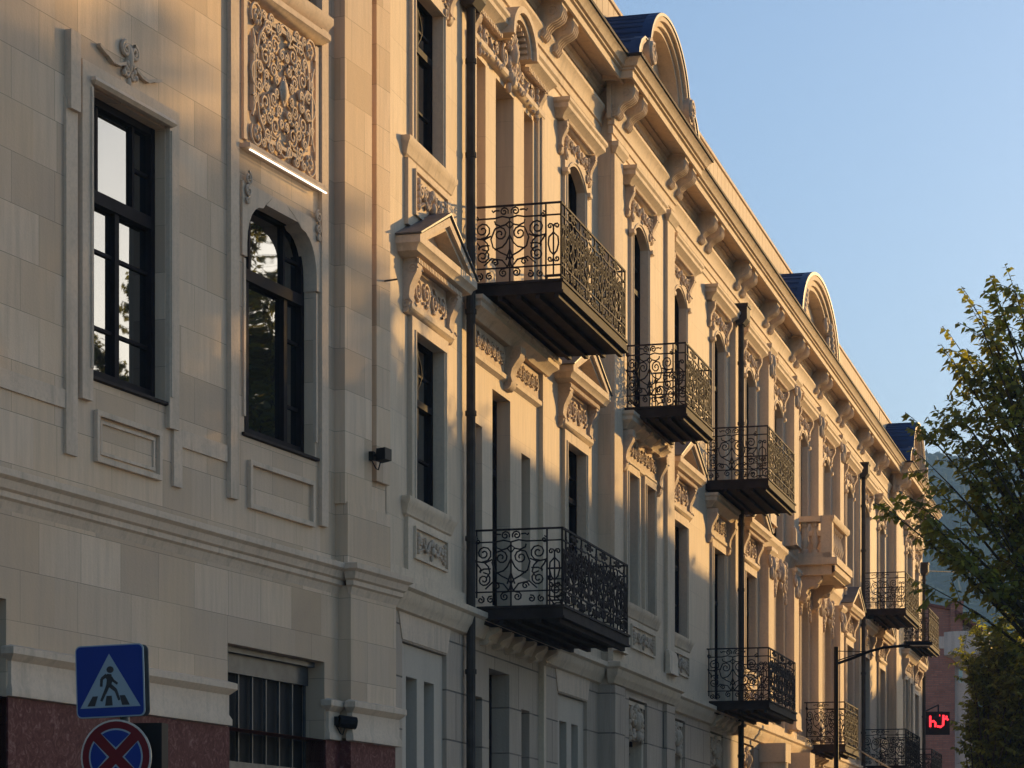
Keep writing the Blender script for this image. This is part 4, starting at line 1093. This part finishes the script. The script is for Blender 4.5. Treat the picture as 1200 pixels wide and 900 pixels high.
def tree(label, base, height, tips, crown=None, nrand=0, seed=1, leaf=.115, per=16, twigs=9, tw=(.35, .8), mat='leaf', trunk_top=None, lean=(0, 0)):
    rnd = random.Random(seed); nr = np.random.RandomState(seed)
    b = Vector(base); root = empty('tree', base); tag(root, label, 'tree', 'street trees')
    top = Vector((b.x+lean[0], b.y+lean[1], b.z+(trunk_top or height*.62)))
    wood = MB(); H = lambda p: (p.x-b.x, -(p.y-b.y), p.z-b.z)
    trunk = [b.lerp(top, i/8)+Vector((rnd.uniform(-.08, .08), rnd.uniform(-.08, .08), 0))*(i > 0) for i in range(9)]
    r0 = .055+height*.013
    wood.tube([H(p) for p in trunk], r0, 9, r1=r0*.45)
    tp = list(tips)
    if crown:
        cc, cr = Vector(crown[0]), Vector(crown[1])
        for i in range(nrand):
            while 1:
                d = Vector((rnd.uniform(-1, 1), rnd.uniform(-1, 1), rnd.uniform(-1, 1)))
                if .25 < d.length < 1: break
            d = d*(.72+.28*rnd.random())/max(d.length, .55)*rnd.uniform(.5, 1)**.5
            tp.append(cc+Vector((d.x*cr.x, d.y*cr.y, d.z*cr.z)))
    limbs = []
    for t in tp:
        t = Vector(t); f = min(.98, max(.42, (t.z-b.z)/max(height, .1)*.72+rnd.uniform(-.08, .03)))
        s = b.lerp(top, min(1, f*height/(top.z-b.z)*.62+.12) if top.z > b.z else 1)
        if s.z > t.z+.4: s = b.lerp(top, max(.35, (t.z-.4-b.z)/(top.z-b.z)))
        mid = s.lerp(t, .5)+Vector((rnd.uniform(-.2, .2), rnd.uniform(-.2, .2), (t-s).length*.10))
        P = [s*(1-x)**2+mid*2*x*(1-x)+t*x*x for x in [i/9 for i in range(10)]]
        wood.tube([H(p) for p in P], .012+.010*(t-s).length, 5, r1=.006); limbs.append(P)
    starts = []; dirs = []; lens = []
    for P in limbs:
        L = (P[-1]-P[0]).length; n_ = max(4, int(twigs*L/1.6))
        for k in range(n_):
            x = 1-(rnd.random()**1.3)*.72
            i = min(8, int(x*9)); p = P[i].lerp(P[i+1], x*9-i); d = (P[i+1]-P[i]).normalized()
            dd = d*rnd.uniform(.3, 1)+Vector((rnd.gauss(0, .6), rnd.gauss(0, .6), rnd.gauss(.0, .35)))
            if dd.length < .1: continue
            starts.append(p); dirs.append(dd.normalized()); lens.append(rnd.uniform(*tw))
        starts.append(P[-1]); dirs.append((P[-1]-P[-2]).normalized()); lens.append(tw[1]*.7)
    n_t = len(starts); st = np.array([tuple(s) for s in starts]); di = np.array([tuple(d) for d in dirs]); le = np.array(lens)
    for s, d, L in zip(starts, dirs, lens):
        wood.tube([H(s), H(s+d*L*.5+Vector((0, 0, -.02*L))), H(s+d*L+Vector((0, 0, -.12*L)))], .006, 3)
    # leaves: alternate along each twig, drooping
    idx = np.repeat(np.arange(n_t), per); f = np.tile((np.arange(per)+.6)/per, n_t)
    pos = st[idx]+di[idx]*(le[idx]*f)[:, None]; pos[:, 2] -= .12*le[idx]*f*f
    N = len(pos); side = np.cross(di[idx], np.array([0, 0, 1.])); side /= np.maximum(np.linalg.norm(side, axis=1), 1e-3)[:, None]
    sg_ = np.where(np.tile(np.arange(per), n_t) % 2 == 0, 1, -1)[:, None]
    ax = side*sg_*.75+di[idx]*.45+np.array([0, 0, -.55])+nr.normal(0, .28, (N, 3)); ax /= np.linalg.norm(ax, axis=1)[:, None]
    nrm = nr.normal(0, .5, (N, 3))+np.array([0, 0, 1.])-0; wd = np.cross(ax, nrm); wd /= np.maximum(np.linalg.norm(wd, axis=1), 1e-3)[:, None]
    up = np.cross(wd, ax)
    ll = leaf*nr.uniform(.7, 1.25, N)[:, None]; lw = ll*.26
    v0 = pos; v1 = pos+ax*ll*.45+wd*lw-up*ll*.03; v2 = pos+ax*ll-up*ll*.16; v3 = pos+ax*ll*.45-wd*lw-up*ll*.03
    V = np.stack([v0, v1, v2, v3], 1).reshape(-1, 3)-np.array(tuple(b))
    me = bpy.data.meshes.new('crown'); me.vertices.add(4*N); me.vertices.foreach_set('co', V.astype(np.float32).ravel())
    me.loops.add(4*N); me.loops.foreach_set('vertex_index', np.arange(4*N, dtype=np.int32)); me.polygons.add(N)
    me.polygons.foreach_set('loop_start', np.arange(0, 4*N, 4, dtype=np.int32)); me.polygons.foreach_set('loop_total', np.full(N, 4, np.int32))
    me.update(calc_edges=True); me.materials.append(M[mat])
    c = bpy.data.objects.new('crown', me); COL.objects.link(c); c.parent = root
    wood.build('trunk', M['bark'], root, recalc=False)
    return N
Yn = 40.
tips1 = [at(x, y, Yn+dy) for x, y, dy in ((1188, 338, 0), (1142, 360, .3), (1170, 350, -.5), (1122, 405, .4), (1150, 385, -.6), (1122, 432, 0), (1140, 470, .8), (1128, 490, -.4), (1082, 503, .5), (1115, 500, -.2),
    (1050, 605, .2), (1078, 592, -.5), (1095, 570, .8), (1090, 545, -.3), (1115, 525, .3), (1070, 600, .9), (1100, 620, -.8), (1118, 650, .2), (1095, 690, .3), (1130, 665, -.6), 
    (1165, 400, .4), (1180, 380, -.4), (1160, 440, -.2), (1185, 430, .6), (1150, 520, .3), (1175, 480, -.7), (1195, 520, .2), (1140, 560, -.4), (1170, 560, .6), (1160, 610, -.2), (1190, 600, .3), (1180, 650, -.5), (1165, 680, .5), (1197, 690, 0), (1196, 640, .6), (1178, 622, .9), (1180, 675, .8), (1200, 360, .2), (1210, 460, 0))]
b1 = at(1300, HY, 40.5)
tree('tall leafy street tree with dark leaves reaching over the upper right of the picture', (b1.x, b1.y, 0), 12.5, tips1, (tuple(at(1300, 505, 41)), (1.9, 2.0, 2.35)), 66, 3, .145, 12, 7, (.25, .6))
b2 = at(1117, HY, 77)
tips2 = [at(x, y, 77+d) for x, y, d in ((1130, 760, 0), (1150, 740, .3), (1175, 735, -.4), (1138, 800, .2), (1136, 850, 0), (1130, 880, .3), (1140, 830, .5), (1140, 790, -.5))]
tree('low bushy green street tree just right of the glowing red sign', (b2.x, b2.y, 0), 9.6, tips2, (tuple(at(1185, 815, 77)), (1.4, 2.4, 2.0)), 36, 5, .18, 14, 8, (.3, .7), 'leafy', lean=(1.3, 0))
b3 = at(1212, HY, 77)
tree('low green street tree cut off by the lower right edge of the picture', (b3.x, b3.y, 0), 9.8, [at(1150, 745, 77), at(1160, 755, 77), at(1185, 722, 77), at(1170, 735, 76.5), at(1165, 775, 76.2), at(1155, 810, 76.6), at(1148, 850, 77), at(1140, 885, 77.4)], (tuple(at(1200, 815, 77)), (1.55, 2.4, 2.3)), 56, 9, .18, 12, 9, (.3, .7), 'leafy')
def shade_tree(label, u, o, h, r, seed, n=70, lf=.17, tg=7):
    p = street(u, o)
    tree(label, (p.x, p.y, 0), h, [], (tuple(street(u, o, h*.66)), (r, r, h*.36)), n, seed, lf, 12, tg, (.4, .9))
shade_tree('leftmost courtyard tree across the street, opposite the stone building', 20.5, 19.5, 18.5, 3.6, 21, 46, .25, 13)
shade_tree('middle courtyard tree across the street, opposite the stone building', 25.5, 19.5, 18.7, 3.2, 31, 46, .25, 13)
shade_tree('courtyard tree across the street beside the apartment block', 29.0, 19.0, 17.6, 2.4, 32, 34, .25, 12)
shade_tree('street tree across the road opposite the first iron balcony', 19.0, 9.5, 12.4, 2.6, 22, 36, .18, 11)
shade_tree('street tree across the road opposite the first pavilion', 25.5, 9.5, 12.8, 2.6, 23, 36, .18, 11)
shade_tree('street tree across the road nearest the side lane', 31.5, 9.5, 12.0, 2.4, 24, 36, .18, 11)

# ================================================================ HILL
def hz(x, y):
    t = max(0, min(1, (y-400)/1200)); s = t*t*(3-2*t)
    return s*(238+10*math.sin(x*.005+1)+6*math.sin(x*.014)+4*math.sin(y*.022+x*.009))
nx, ny = 70, 50; V = []; Fc = []
for j in range(ny+1):
    for i in range(nx+1):
        x = -118+510*i/nx; y = 390+1490*j/ny; V.append((x, y, hz(x, y)-.1))
for j in range(ny):
    for i in range(nx): a = j*(nx+1)+i; Fc.append((a, a+1, a+nx+2, a+nx+1))
me = bpy.data.meshes.new('hill'); me.from_pydata(V, [], Fc); M['hill'] = plain('hill_forest', (.05, .08, .04), .95, 0, .1, .5, .12); me.materials.append(M['hill'])
o = bpy.data.objects.new('hill', me); COL.objects.link(o); o['kind'] = 'structure'
rnd = random.Random(4); m = MB()
for i in range(2600):
    y = 500+1150*rnd.random()**.8; x = (rnd.uniform(1060, 1215)-600)/F*y*1.0; z = hz(x, y); h = rnd.uniform(5, 14)
    if rnd.random() < .5: m.lathe([(h*.26, z), (h*.2, z+h*.4), (.05, z+h)], (x, -y), 5)
    else: m.blob((x, -y, z+h*.35), (h*.42, h*.42, h*.5), 6)
o = m.build('hill_wood', M['hill'], recalc=False); tag(o, 'dark distant wood covering the hillside', 'wood', None, 'stuff')
# air
hm = bpy.data.materials.new('haze'); hm.use_nodes = True; n = hm.node_tree.nodes; l = hm.node_tree.links
n.remove(n['Principled BSDF']); pv = n.new('ShaderNodeVolumePrincipled'); pv.inputs['Color'].default_value = (.30, .54, .92, 1); pv.inputs['Density'].default_value = .0004; pv.inputs['Anisotropy'].default_value = .0
l.new(pv.outputs[0], n['Material Output'].inputs['Volume'])
m = MB(); m.box(-125, 400, -1900, 60, -1.2, 290); o = m.build('haze', hm); tag(o, 'thin blue evening haze filling the street and valley', 'haze', None, 'stuff')
